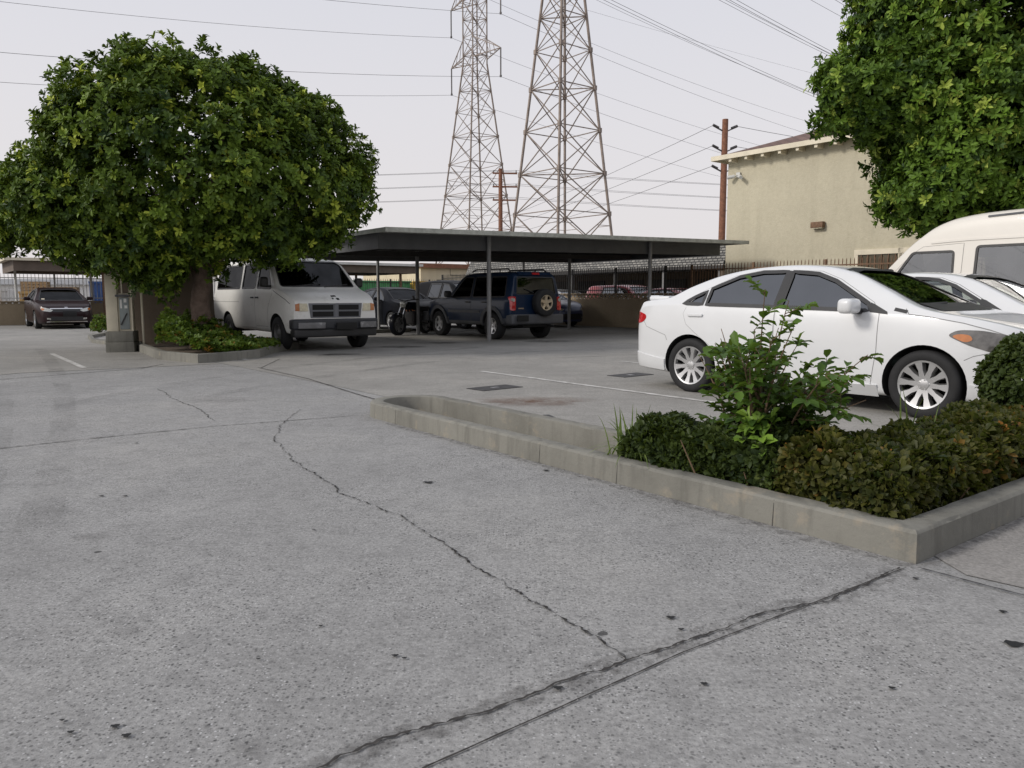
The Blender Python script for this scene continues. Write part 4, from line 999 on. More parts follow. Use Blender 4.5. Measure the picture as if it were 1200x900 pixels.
soil.prism([tuple(W(*p))[:2] for p in [(-1.565, 3.41), (-6.77, 3.41), (-6.77, 4.08), (-1.565, 4.08)]], -.2, -.10); soil.prism([tuple(W(*p))[:2] for p in [(s1-w-.003, 4.095), (-2.55+w+.003, 4.095), (-2.55+w+.003, 10.2), (s1-w-.003, 10.2)]], -.02, .014)
soil.build('soil', M['earth'], t)
for s in (-6.1, -4.05, -3.3, -2.2):
    j = MB(); v = [W(s, a0-.003, .0), W(s+.003, a0-.003, .0), W(s+.003, a0+.006, H-.012), W(s, a0+.006, H-.012)]; j.add(v, [(0, 1, 2, 3)]); j.build('kerb_joint', M['crack'], t)
# ---------- tree island ----------
def P2(*pts): return pts
isl = [gnd(155, 409), gnd(185, 421.5), gnd(232, 426), gnd(305, 419.5), gnd(322, 413.5)]
isl = [(p[0], p[1]) for p in isl] + [(-4.7, 17.0), (-5.6, 18.6), (-8.6, 18.4)]
def to_sa(p): v = Vector((*p, 0)); return (v.dot(E1), v.dot(E2))
io = [to_sa(p) for p in isl]; cx = sum(p[0] for p in io)/len(io); cy = sum(p[1] for p in io)/len(io)
ii = []
for i, p in enumerate(io):
    a, b = Vector(io[i-1]), Vector(io[(i+1) % len(io)]); p = Vector(p)
    n1 = (p-a).normalized(); n2 = (b-p).normalized(); nn = Vector((-(n1+n2).y, (n1+n2).x)).normalized()
    if nn.dot(Vector((cx, cy))-p) < 0: nn = -nn
    ii.append(tuple(p+nn*.15))
t = kerb('island_kerb', io, ii, .16, 'low weathered concrete kerb around the bed of the round tree')
m = MB(); m.prism([tuple(W(*p))[:2] for p in [tuple(Vector(p).lerp(Vector((cx, cy)), .004)) for p in ii]], -.02, .09); m.build('soil', M['earth'], t)
# little kerb nose left of the cabinet
no = [to_sa(gnd(*q)) for q in ((103, 396), (108, 402), (124, 404), (136, 399), (128, 391))]
ncx = sum(p[0] for p in no)/5; ncy = sum(p[1] for p in no)/5
kerb('kerb_nose', no, [tuple(Vector(p).lerp(Vector((ncx, ncy)), .3)) for p in no], .09, 'small rounded concrete kerb nose left of the utility cabinet')
# ---------- dark brown enclosure wall behind the trunk ----------
t = thing('enclosure_wall', 'dark brown stucco enclosure wall behind the trunk of the round tree', 'wall', (-8.55, 17.05, 0), 0)
m = MB(); m.box(0, 1.9, 0, .2, 0, 1.62); m.box(0, .2, .2, 4.0, 0, 1.62); m.build('wall', M['stucco_brown'], t, bevel=.01)
m = MB(); m.box(-.03, 1.93, -.03, .23, 1.622, 1.70); m.build('coping', M['stucco_brown'], t, bevel=.01)
# ---------- utility cabinet on its block ----------
cx, cy = gnd(141, 413)
t = thing('utility_cabinet', 'tan metal meter cabinet with a grey door and paper notices on a concrete block', 'cabinet', (cx, cy, 0), math.radians(14))
m = MB(); m.box(-.27, .27, 0, .5, 0, .21); m.box(-.262, .262, .008, .5, .213, .43); m.build('base_block', M['kerb'], t, bevel=.012)
M['cab_tan'] = pmat('cabinet tan paint', (.60, .55, .43), .6, 0, var=.08, dirt=((.3, .27, .2), 4, .6)); M['cab_grey'] = pmat('cabinet grey paint', (.22, .25, .25), .5, .1, var=.08)
M['paper'] = pmat('paper notice', (.72, .72, .70), .8, 0, var=.05)
m = MB(); m.box(-.24, -.02, .06, .46, .432, 1.60); m.box(-.02, .22, .10, .46, .432, 1.60); m.build('body', M['cab_tan'], t, bevel=.01)
m = MB(); m.box(.01, .195, .075, .098, .47, 1.12); m.build('door', M['cab_grey'], t, bevel=.006)
m = MB(); m.bar((.03, .062, .56), (.15, .062, .80), .03, .02); m.build('handle', M['blackplastic'], t)
m = MB(); m.box(-.05, .215, .03, .10, 1.135, 1.18); m.build('drip_edge', M['greyplastic'], t)
m = MB(); m.box(.0, .19, .08, .098, 1.21, 1.55); m.build('meter_window', M['stucco_brown'], t)
m = MB(); m.box(.06, .085, .07, .078, 1.19, 1.52); m.build('window_bar', M['cab_tan'], t)
for a, b, c, d in ((.03, .065, .90, 1.08), (.10, .155, 1.02, 1.10), (.11, .165, .90, .96)):
    m = MB(); m.box(a, b, .07, .074, c, d); m.build('notice', M['paper'], t)
m = MB(); m.box(.225, .255, .08, .2, .432, 1.72); m.build('side_post', M['cab_tan'], t)
t = thing('conduit_post', 'thin grey conduit pipe standing between the cabinet and the brown wall', 'pipe', (cx+.36, cy+.28, 0)); m = MB(); m.tube([(0, 0, 0), (0, 0, 1.45)], .025, 8); m.tube([(0, 0, 1.42), (0, 0, 1.48)], .035, 8); m.build('pipe', M['cab_tan'], t)
# ---------- drain covers ----------
for (u, v), lab in (((580, 455), 'dark steel drain cover set in the lot beyond the rounded kerb tip'), ((739, 440), 'dark steel drain cover near the tail of the white sedan')):
    x, y = gnd(u, v); t = thing('drain_cover', lab, 'drain cover', (x, y, .005), ANG+.06, 'steel covers in the lot')
    m = MB(); m.box(-.17, .17, -.32, .32, 0, .006); m.build('plate', M['dark_metal'], t)
    m = MB(); m.box(-.035, .035, -.05, .05, .0065, .009); m.build('lifting_eye', M['alloy'], t)
x, y = gnd(644, 489); t = thing('drain_cover', 'narrow dark plate on the lot beside the planter kerb', 'drain cover', (x, y, .005), ANG+1.2, 'steel covers in the lot'); m = MB(); m.box(-.03, .03, -.10, .10, 0, .006); m.build('plate', M['dark_metal'], t)
# ---------- boundary walls and picket fences ----------
def run(name, label, p, q, wall, lattice, top, wallmat, fencemat, pitch=.115, post=2.4, tip=True, picket=.018, group=None):
    p = Vector(p); q = Vector(q); L = (q-p).length; ang = math.atan2((q-p).y, (q-p).x)
    if wall:
        t = thing('boundary_wall', label[0], 'wall', p, ang)
        m = MB(); m.box(0, L, -.1, .1, -.02, wall); m.build('wall', wallmat, t)
        if lattice:
            m = MB(); n = int(L/.21); z0, z1 = wall+.002, wall+lattice
            m.box(0, L, -.09, .09, z1-.03, z1); m.box(0, L, -.088, .088, z0, z0+.025)
            for k in range(n):
                x = k*L/n; d = L/n
                m.bar((x, 0, z0+.01), (x+d, 0, z1-.01), .07, .03, (0, 1, 0)); m.bar((x+d, .001, z0+.01), (x, .001, z1-.01), .07, .03, (0, 1, 0))
            m.build('lattice_course', wallmat, t)
    f = thing('picket_fence', label[1], 'fence', p, ang); z0 = wall+lattice
    m = MB(); n = int(L/pitch)
    for k in range(n+1):
        x = k*L/n; m.box(x-picket/2, x+picket/2, -picket/2, picket/2, z0+.03, top)
        if tip:
            b = len(m.v); m.add([(x-picket*.5, -picket*.5, top), (x+picket*.5, -picket*.5, top), (x+picket*.5, picket*.5, top), (x-picket*.5, picket*.5, top), (x, 0, top+.06)], [(0, 1, 4), (1, 2, 4), (2, 3, 4), (3, 0, 4)])
    m.build('pickets', fencemat, f)
    for z in (z0+.10, top-.16):
        r = MB(); r.box(0, L, -.02, .02, z, z+.035); r.build('rail', fencemat, f)
    for k in range(int(L/post)+1):
        r = MB(); r.box(k*post-.03, k*post+.03, -.031, .031, z0, top+.03); r.build('post', fencemat, f)
    return f
M['white_metal'] = pmat('faded white steel', (.55, .55, .53), .6, 0, var=.12)
run('', ('tan block boundary wall with a lattice top behind the carport', 'black steel picket fence on the lattice wall below the grey shake roof'), W(-32.5, 20.5), W(-17.0, 20.5), 1.02, .23, 2.16, M['wall_tan'], M['dark_metal'])
run('', ('tan block boundary wall in front of the stucco building', 'black picket fence in front of the stucco building, coloured brown as if lit'), W(-16.95, 20.5), W(6, 20.5), 1.02, .23, 2.16, M['wall_tan'], M['brown_metal'])  # light on this stretch of the black fence is put into its brown colour
B0 = Vector((-20.3, 30.5, 0))
run('', ('sunlit tan wall with a lattice top behind the maroon sedan', 'pale picket fence above the tan wall behind the maroon sedan'), B0-E2*10, B0+E2*15, .80, .15, 2.02, M['wall_tan'], M['white_metal'], .13)
run('', ('tan wall behind the black sedan at the back of the lot', 'dark picket fence at the back of the lot before the cream building'), B0+E2*15.05, B0+E2*31, .80, .15, 2.02, M['wall_tan'], M['dark_metal'], .13)
# parking stop at the wall foot
v = Vector((*gnd(695, 381.5), 0)); t = thing('wheel_stop', 'worn wooden beam lying at the foot of the tan wall', 'wheel stop', v, ANG); m = MB(); m.box(-.75, .75, -.09, .09, .006, .14); m.build('beam', M['pole'], t, bevel=.015)
# concrete strip under motorcycle
v = Vector((-4.0, 24.2, 0)); t = thing('wheel_stop', 'low concrete wheel stop between the van and the motorcycle', 'wheel stop', v, ANG+math.pi/2); m = MB(); m.box(-.9, .9, -.08, .08, .006, .12); m.build('beam', M['kerb'], t, bevel=.02)
# ---------- carports ----------
def carport(name, label, org, L, D, z, slope, over, mats, posts, dz=.36):
    """org: front-left corner of the fascia; front edge runs along E2, depth along -E1; z of soffit top at org; local x=E2, y=-E1"""
    t = thing(name, label, 'carport', org, math.atan2(E2.y, E2.x))
    zz = lambda x: z + slope*x
    def slab(mb, x0, x1, y0, y1, za, zb):
        vs = [(x, y, zz(x)+q) for q in (za, zb) for y in (y0, y1) for x in (x0, x1)]
        mb.add(vs, [(0,2,3,1),(4,5,7,6),(0,1,5,4),(2,6,7,3),(0,4,6,2),(1,3,7,5)])
    m = MB(); slab(m, -.25, L+.3, -over, D+.25, .003, .05); m.build('roof_sheet', mats[1], t)
    m = MB(); slab(m, -.27, L+.32, -over-.03, -over-.002, -.04, .065); slab(m, -.27, -.252, -over, D+.25, -.035, .062); slab(m, L+.302, L+.32, -over, D+.25, -.035, .062); m.build('roof_rim', mats[1], t)
    for nm, a in (('front_fascia', (0, L, 0, .05)), ('rear_fascia', (0, L, D-.05, D)), ('side_fascia', (0, .05, .053, D-.053)), ('side_fascia', (L-.05, L, .053, D-.053))):
        m = MB(); slab(m, *a, -dz, 0); m.build(nm, mats[0], t)
    m = MB()
    k = 0
    while k*.6 < L-.2:
        slab(m, .1+k*.6, .15+k*.6, .06, D-.06, -.20, -.004); k += 1
    m.build('roof_ribs', mats[2], t)
    m = MB(); slab(m, .06, L-.06, D*.55, D*.55+.12, -.34, -.205); slab(m, .06, L-.06, .12, .24, -.34, -.205); m.build('beam', mats[2], t)
    for (x, y, r, mt) in posts:
        p = MB(); p.tube([(x, y, 0), (x, y, zz(x)-.005)], r, 14); p.build('post', mt, t, smooth=40)
    return t
def cloc(p, org): d = Vector((*p, 0))-org; return (d.dot(E2), -d.dot(E1))
org = Vector((-3.06, 17.8, 0))
pts = []
for p, r, mt in (((-.66, 19.72), .055, M['grey_steel']), ((-2.83, 23.2), .055, M['grey_steel']), ((-4.47, 25.9), .05, M['grey_steel']), ((4.05, 23.3), .055, M['grey_steel']), ((1.98, 26.75), .055, M['grey_steel']), ((.43, 29.5), .055, M['grey_steel'])):
    x, y = cloc(p, org); pts.append((x, y if abs(y) > .12 else -.06, r, mt))
carport('carport', 'long charcoal flat-roofed carport over the blue suv', org, 12.35, 7.1, 2.585, .0195, .85, (M['canopy_dark'], M['canopy_edge'], M['soffit']), pts)
org2 = Vector((-18.35, 28.6, 0))
carport('carport', 'small carport with a pale roof edge above the maroon sedan', org2, 9.5, 4.8, 2.50, .0, .1, (M['canopy_brown'], M['trim_cream'], M['soffit']), [(3.0, .3, .06, M['brown_metal']), (8.6, .3, .06, M['brown_metal']), (.4, 4.4, .05, M['white_metal']), (3.2, 4.4, .05, M['white_metal'])], .42)
org3 = Vector((-12.4, 28.4, 0))
carport('carport', 'far carport with a white fascia band behind the white cargo van', org3, 10.2, 4.6, 2.50, .0, .1, (M['canopy_brown'], M['white_wall'], M['soffit']), [(6.2, .3, .06, M['brown_metal']), (9.6, .3, .06, M['brown_metal']), (9.4, 4.3, .06, M['brown_metal'])], .36)
# ---------- buildings ----------
t = thing('stucco_building', 'two-storey olive stucco building with brown hip roof and blank end wall', 'building', W(-16.75, 22.0), ANG)
m = MB(); m.box(0, 24, 0, 11, 0, 5.86); m.build('wall', M['stucco_tan'], t)
m = MB(); o = .38; ez = 5.80
m.add([(-o, -o, ez), (24+o, -o, ez), (24+o, 11+o, ez), (-o, 11+o, ez), (5.2, 5.5, ez+2.0), (18.8, 5.5, ez+2.0)],
      [(0, 1, 5, 4), (1, 2, 5), (2, 3, 4, 5), (3, 0, 4)])
m.build('roof', M['roof_brown'], t)
m = MB(); m.box(-o-.03, 24+o+.03, -o-.035, -o-.002, ez-.12, ez+.03); m.box(-o-.033, -o-.003, -o, 11+o, ez-.12, ez+.03); m.build('eave_board', M['trim_cream'], t)
m = MB(); m.box(-o, 24+o, -o, -.002, ez-.03, ez-.012); m.box(-o, -.002, 0, 11+o, ez-.03, ez-.012); m.build('eave_soffit', M['trim_cream'], t)
for k in range(16):
    m = MB(); x = .28+.62*k; m.box(x, x+.10, -o+.02, -.003, ez-.215, ez-.033); m.build('rafter_tail', M['trim_cream'], t)
M['window_dark'] = pmat('dark window pane', (.10, .085, .06), .15, 0, var=.3, scale=3)
for x0, x1 in ((4.75, 5.95), (6.05, 7.3)):
    f = MB()
    for a in ((x0-.12, x1+.12, 2.35, 2.5), (x0-.12, x1+.12, 1.0, 1.12)): f.box(a[0], a[1], -.06, -.002, a[2], a[3])
    for a in ((x0-.12, x0), (x1, x1+.12)): f.box(a[0], a[1], -.055, -.002, 1.121, 2.349)
    w = f.build('window', M['trim_cream'], t)
    g = MB(); g.box(x0, x1, -.02, -.004, 1.121, 2.349); g.build('pane', M['window_dark'], w)
    g = MB()
    for k in range(6): x = x0+.1+(x1-x0-.2)*k/5; g.box(x-.012, x+.012, -.05, -.025, 1.13, 2.34)
    g.build('window_bars', M['brown_metal'], w)
c = W(-13.3, 21.98, 3.3); t = thing('wall_light', 'brown boxy wall light on the blank stucco wall', 'light', c, ANG)
m = MB(); m.box(-.2, .2, -.16, 0, -.08, .10); m.build('housing', M['brown_metal'], t, bevel=.012); m = MB(); m.box(-.17, .17, -.14, -.02, -.1, -.082); m.build('lens', M['dull_lens'], t)
c = W(-16.3, 21.98, 5.15); t = thing('security_camera', 'pair of white security cameras high on the stucco wall corner', 'camera', c, ANG)
m = MB(); m.box(-.08, .08, -.05, 0, -.06, .10); m.build('mount', M['white_metal'], t, bevel=.01)
for d in ((-.30, -.22, -.06), (.28, -.26, -.12)): m = MB(); m.tube([(0, -.05, .02), tuple(x*.35 for x in d)], .02, 6); m.tube([tuple(x*.35 for x in d), d], .06, 10); m.build('camera_body', M['white_metal'], t, smooth=40)
# house with grey shake mansard over dark open garages
t = thing('mansard_house', 'low dark garage building with a grey wood-shake mansard roof', 'building', W(-19.15, 25.0), ANG)
m = MB(); m.add([(0, 0, 2.36), (-18, 0, 2.36), (-18, .45, 3.28), (0, .45, 3.28), (0, 7, 2.36), (-18, 7, 2.36), (-18, 7, 3.28), (0, 7, 3.28)], [(0, 1, 2, 3), (3, 2, 6, 7), (0, 3, 7, 4), (1, 5, 6, 2), (4, 7, 6, 5), (0, 4, 5, 1)]); m.build('mansard_roof', M['shake_grey'], t)
m = MB(); m.box(-18, 0, -.02, .1, 2.22, 2.355); m.build('roof_edge', M['dark_metal'], t)
m = MB(); m.box(-18, 0, 5.5, 5.7, 0, 2.355); m.box(-18.0, -17.8, .1, 5.498, 0, 2.215); m.box(-.2, 0, .1, 5.498, 0, 2.215); m.build('wall', M['stucco_brown'], t)
for k in range(7):
    m = MB(); x = -.25-2.9*k; m.box(x-.06, x+.06, .12, .24, 0, 2.215); m.build('post', M['grey_steel'], t)
for k in range(6):
    m = MB(); x = -1.7-2.9*k; m.box(x-1.1, x+1.1, 5.44, 5.495, 0, 2.0); m.build('garage_door', M['dark_metal'], t)
# cream building beyond the back fence
t = thing('cream_building', 'low cream building with a brown roof edge behind the back fence', 'building', W(-42.5, 25.2), math.atan2(E2.y, E2.x))
m = MB(); m.box(0, 14, 0, 8, 0, 2.98); m.build('wall', M['cream'], t)
m = MB(); m.box(-.2, 14.2, -.25, 8.2, 2.983, 3.2); m.build('roof', M['roof_brown'], t)
m = MB(); m.box(-.2, 14.2, -.28, -.253, 2.93, 3.21); m.build('roof_edge', M['pole'], t)
m = MB(); m.tube([(2.2, -.03, 2.9), (2.2, -.03, 2.5), (5, -.03, 2.42)], .015, 6); m.build('cable_run', M['dark_metal'], t)
m = MB(); m.box(1.2, 2.5, -.05, -.002, 1.0, 2.2); m.build('window', M['window_dark'], t)
t = thing('white_building', 'white flat-roofed building far behind the round tree', 'building', (-25.5, 64, 0), .1)
m = MB(); m.box(0, 8.2, 0, 8, 0, 4.7); m.build('wall', M['white_wall'], t)
m = MB(); m.box(-.15, 8.35, -.15, 8.15, 4.703, 4.95); m.build('roof', M['trim_cream'], t)
for k in range(3): m = MB(); m.box(1+2.4*k, 2.2+2.4*k, -.04, -.002, 2.6, 3.8); m.build('window', M['window_dark'], t)
t = thing('warehouse', 'long pale warehouse far beyond the picket fence on the left', 'building', (-120, 120, 0), .12)
m = MB(); m.box(0, 75, 0, 20, 0, 3.0); m.build('wall', M['white_wall'], t); m = MB(); m.add([(-.5, -.5, 3.003), (75.5, -.5, 3.003), (75.5, 20.5, 3.003), (-.5, 20.5, 3.003), (-.5, 10, 4.1), (75.5, 10, 4.1)], [(0, 1, 5, 4), (2, 3, 4, 5), (0, 4, 3), (1, 2, 5)]); m.build('roof', M['grey_steel'], t)
for k in range(8): m = MB(); m.box(3+9*k, 7+9*k, -.05, -.003, 0, 2.4); m.build('loading_door', M['p_silver'], t)
# containers and stored goods beyond the fences
M['green'] = pmat('green container paint', (.06, .26, .09), .6, 0, var=.2, scale=3, dirt=((.2, .18, .12), 2, .6)); M['yellow'] = pmat('yellow container paint', (.52, .33, .05), .6, 0, var=.2, dirt=((.25, .15, .05), 3, .6))
M['blue'] = pmat('blue plastic', (.04, .10, .28), .5, 0, var=.2); M['wood'] = pmat('pale timber', (.36, .25, .14), .85, 0, var=.3, scale=12); M['orange'] = pmat('orange tan paint', (.5, .32, .12), .7, 0, var=.2); M['grey_box'] = pmat('off-white box', (.55, .54, .52), .7, 0, var=.12)
def container(name, label, cat, loc, ang, L, D, Hh, mat, ribs=8):
    t = thing(name, label, cat, loc, ang)
    m = MB(); m.box(0, L, 0, D, .12, Hh); m.build('shell', mat, t, bevel=.02)
    m = MB()
    for k in range(ribs): x = .1+(L-.2)*k/(ribs-1); m.box(x-.04, x+.04, -.05, -.002, .15, Hh-.05)
    m.build('rib_panel', mat, t); m = MB(); m.box(-.03, L+.03, -.07, .05, Hh-.08, Hh+.03); m.build('top_rail', mat, t)
    for x in (.15, L-.15): m = MB(); m.box(x-.1, x+.1, .1, D-.1, 0, .118); m.build('skid', M['dark_metal'], t)
a2 = math.atan2(E2.y, E2.x)
container('waste_container', 'green ribbed waste container behind the back fence', 'container', W(-40, 18.6), a2, 4.4, 2.0, 2.0, M['green'], 12)
container('waste_container', 'yellow ribbed waste container beside the cream building', 'container', W(-40, 23.2), a2, 1.9, 1.8, 2.0, M['yellow'], 6)
container('storage_crate', 'blue slatted crate standing behind the picket fence', 'crate', (-21.0, 38.5, 0), .5, 1.0, .8, 1.85, M['blue'], 5)
container('storage_crate', 'orange tan box behind the fence left of the maroon sedan', 'crate', (-24.2, 38, 0), .5, 1.5, .9, 1.35, M['orange'], 4)
container('storage_crate', 'off-white equipment box low behind the picket fence', 'crate', (-25.9, 36.6, 0), .4, 1.3, 1.0, 1.45, M['grey_box'], 4)
container('storage_crate', 'long off-white trailer box at the far left behind the fence', 'crate', (-31.0, 40, 0), .4, 4.2, 2, 1.5, M['grey_box'], 9)
def pallets(loc, n, lab):
    for i in range(n):
        t = thing('timber_pallet', lab, 'pallet', (loc[0], loc[1], loc[2]+i*.146), .4, 'pallets stacked behind the fence')
        m = MB()
        for k in range(6): m.box(-.6+k*.21, -.45+k*.21, -.5, .5, .115, .14)
        m.build('deck_boards', M['wood'], t); m = MB()
        for y in (-.45, 0, .45): m.box(-.6, .6, y-.04, y+.04, .0, .113)
        m.build('bearers', M['wood'], t)
pallets((-22.3, 38.6, 0), 11, 'weathered timber pallet in the stack beside the blue crate'); pallets((-24.6, 40, 0), 13, 'weathered timber pallet in the stack behind the orange box')
for x, yy in ((-23.9, 41), (-22.9, 41)):
    t = thing('scaffold_ladder', 'thin pale scaffold ladder upright behind the fence', 'ladder', (x, yy, 0), .3, 'ladders behind the fence')
    for s in (-.22, .22): m = MB(); m.tube([(s, 0, 0), (s, 0, 2.6)], .025, 6); m.build('rail', M['p_silver'], t)
    for k in range(8): m = MB(); m.tube([(-.22, 0, .3+.3*k), (.22, 0, .3+.3*k)], .018, 6); m.build('rung', M['p_silver'], t)
# ---------- lattice towers ----------
def tower(label, c, half0, halfn, zn, zt, levels, arms, armlen, ins, mat):
    t = thing('lattice_tower', label, 'pylon', (*c, 0), ANG)
    hw = lambda z: half0+(halfn-half0)*min(z/zn, 1) if z < zn else halfn
    cor = lambda k, z: Vector((hw(z)*(1 if k in (0, 3) else -1), hw(z)*(1 if k in (0, 1) else -1), z))
    for k in range(4):
        m = MB(); m.bar(cor(k, 0), cor(k, zn), .17, .17, (1, 0, 0)); m.bar(cor(k, zn), cor(k, zt), .14, .14, (1, 0, 0)); m.build('leg', mat, t)
    for k in range(4):
        n = (k+1) % 4; m = MB()
        for i, (za, zb) in enumerate(zip(levels[:-1], levels[1:])):
            A, B, C, D = cor(k, za), cor(n, za), cor(k, zb), cor(n, zb)
            w = .075 if za < zn*.6 else .065
            m.bar(A, D, w); m.bar(B, C, w); m.bar(C, D, w)
            if zb-za > 4:
                X = (A+B+C+D)/4; zm = X.z
                m.bar(cor(k, zm), X, .055); m.bar(cor(n, zm), X, .055)
                for P, Q in ((A, B), (C, D)):
                    pass
                m.bar(A.lerp(D, .25), cor(k, za+(zb-za)*.25), .045); m.bar(B.lerp(C, .25), cor(n, za+(zb-za)*.25), .045)
                m.bar(A.lerp(D, .25), cor(k, zm), .045); m.bar(B.lerp(C, .25), cor(n, zm), .045)
                m.bar(A.lerp(D, .75), cor(n, za+(zb-za)*.75), .045); m.bar(B.lerp(C, .75), cor(k, za+(zb-za)*.75), .045)
        if k < 3: m.build('bracing', mat, t)
    for i, z in enumerate(levels[1:-1]):
        if i % 2 == 0: m.bar(cor(0, z), cor(2, z), .08); m.bar(cor(1, z), cor(3, z), .08)
    m.build('bracing', mat, t)
    g = MB()
    for z in levels[1:7]:
        for k in range(4): p = cor(k, z); g.box(p.x-.14, p.x+.14, p.y-.14, p.y+.14, z-.2, z+.2)
    g.build('gusset_plates', mat, t)
    tips = []
    for z in arms:
        for s in (1, -1):
            m = MB(); tip = Vector((s*armlen, 0, z)); h = halfn
            for sy in (1, -1):
                m.bar((s*h, sy*h, z-.2), tip, .11); m.bar((s*h, sy*h, z+2.6), tip, .10)
                for q in (.3, .6): m.bar(Vector((s*h, sy*h, z-.2)).lerp(tip, q), Vector((s*h, sy*h, z+2.6)).lerp(tip, q-.15), .06)
            for q in (.25, .5, .75): m.bar(Vector((s*h, h, z-.2)).lerp(tip, q), Vector((s*h, -h, z-.2)).lerp(tip, q), .06)
            o = m.build('cross_arm', mat, t)
            m = MB(); m.tube([tip, tip-Vector((0, 0, ins))], .10, 8); m.tube([tip-Vector((0, 0, ins-.02)), tip-Vector((0, 0, ins+.25))], .16, 8); m.build('insulator', M['insul'], o)
            tips.append(Vector((*c, 0))+E1*(s*armlen)+Vector((0, 0, z-ins-.2)))
    return tips
T1 = tower('slender far lattice pylon with short cross arms and hanging insulators', (-5.4, 116.9), 5.0, 1.25, 34.8, 56, [0, 5.5, 11, 16, 20.5, 24.5, 28, 31, 33.5, 36, 38.5, 41, 43.6, 46.2, 49, 52, 56], [35.6, 44.0, 52.0], 6.3, 3.7, M['tower'])
T2 = tower('broad near lattice pylon with heavy cross bracing above the carport', (4.45, 70), 3.75, .9, 31, 47, [0, 4.2, 8.4, 11.9, 15.6, 19.2, 22.4, 25.2, 27.6, 29.7, 31.6, 34, 36.5, 39, 42, 47], [34.2, 40, 45.5], 4.5, 2.9, M['tower'])
# ---------- overhead wires ----------
def wire(label, p, q, sag, r=.02, group='overhead power lines', n=40, frac=1.0):
    p = Vector(p); q = Vector(q); pts = []
    for i in range(n+1):
        k = frac*i/n; v = p.lerp(q, k); v.z -= 4*sag*k*(1-k); pts.append(v)
    m = MB(); m.tube(pts, r, 5, False); o = m.build('power_line', M['wire'], smooth=60)
    return tag(o, label, 'power line', group)
nm = ['lowest', 'middle', 'topmost']
for i, p in enumerate(T1):
    z = nm[i//2]; sd = 'near' if i % 2 == 0 else 'far'
    wire(f'thin power line running left from the {z} {sd} arm of the slender pylon', p, p-E2*250, 10.5, .023)
    wire(f'thin power line running right from the {z} {sd} arm of the slender pylon', p, p+E2*250, 8, .023)
for i, p in enumerate(T2):
    z = nm[i//2]; sd = 'near' if i % 2 == 0 else 'far'
    for d in ((0, .35) if i < 4 else (0,)):
        wire(f'power line running right from the {z} {sd} arm of the broad pylon' + (', upper of two' if d else ', lower of two' if i < 4 else ''), p+Vector((0, 0, d)), p+E2*220+Vector((0, 0, d)), 7, .021)
    wire(f'power line running left from the {z} {sd} arm of the broad pylon', p, p-E2*220, 7, .021)
for c, z, lab in ((Vector((-5.4, 116.9, 0)), 57, 'slender'), (Vector((4.45, 70, 0)), 48, 'broad')):
    wire(f'earth wire from the tip of the {lab} pylon', c+Vector((0, 0, z-1))+E2*-240, c+Vector((0, 0, z-1))+E2*240, 9, .016, n=60)
# ---------- wood poles ----------
t = thing('utility_pole', 'brown wood utility pole at the corner of the stucco building', 'utility pole', (10.75, 40, 0), .2)
m = MB(); m.tube([(0, 0, 0), (0, 0, 10.0)], [.19, .15], 14); m.build('pole', M['pole'], t, smooth=40)
ends = []
for z in (9.55, 8.55, 7.55):
    m = MB()
    for s in (1, -1): m.bar((s*.13, 0, z-.12), (s*.62, 0, z+.10), .06)
    m.build('bracket', M['insul'], t)
    for s in (1, -1): m = MB(); m.tube([(s*.35, 0, z+.02), (s*.66, 0, z+.15)], .07, 8); m.build('insulator', M['insul'], t, smooth=40); ends.append((s, Vector((10.75+s*.66, 40+s*.1, z+.12))))
def atp(u, v, Y):
    th = math.atan(103/901); c, s = math.cos(th), math.sin(th); x = (u-600)/901; y = (450-v)/901; k = Y/(c+y*s); return Vector((x*k, Y, 1.15+(-s+y*c)*k))
for k, (s, p) in enumerate(ends):
    lv = ['top', 'middle', 'bottom'][k//2]
    if s < 0: wire(f'wire slanting down left from the {lv} bracket of the corner pole', p, atp(480, 288+5*(k//2), 95), .8, .012, 'wires on the wood poles', 24)
    else: wire(f'wire going right from the {lv} bracket of the corner pole', p, W(-10, 75, p.z+.5), 1.2, .012, 'wires on the wood poles', 24)
t = thing('utility_pole', 'distant brown wood pole with three cross arms between the pylons', 'utility pole', (-1.1, 75, 0), .1)
m = MB(); m.tube([(0, 0, 0), (0, 0, 13.2)], [.24, .18], 12); m.build('pole', M['pole'], t, smooth=40)
for j, z in enumerate((12.7, 11.45, 10.2)):
    m = MB(); m.box(-.75, 1.6, -.08, .08, z, z+.14); o = m.build('cross_arm', M['pole'], t)
    for x in (-.65, 1.5):
        m = MB(); m.tube([(x, 0, z+.14), (x, 0, z+.34)], .05, 6); m.build('insulator', M['insul'], o)
        for sg, far in ((-1, (-90, 70)), (1, (75, 84))):
            lv = ['top', 'middle', 'bottom'][j]
            wire(f'faint line running {"left" if sg < 0 else "right"} from the {"outer" if x > 0 else "inner"} end of the {lv} arm of the distant pole', (-1.1+x, 75, z+.34), (far[0], far[1], z-.2), 1.0, .014, 'wires on the wood poles', 24)
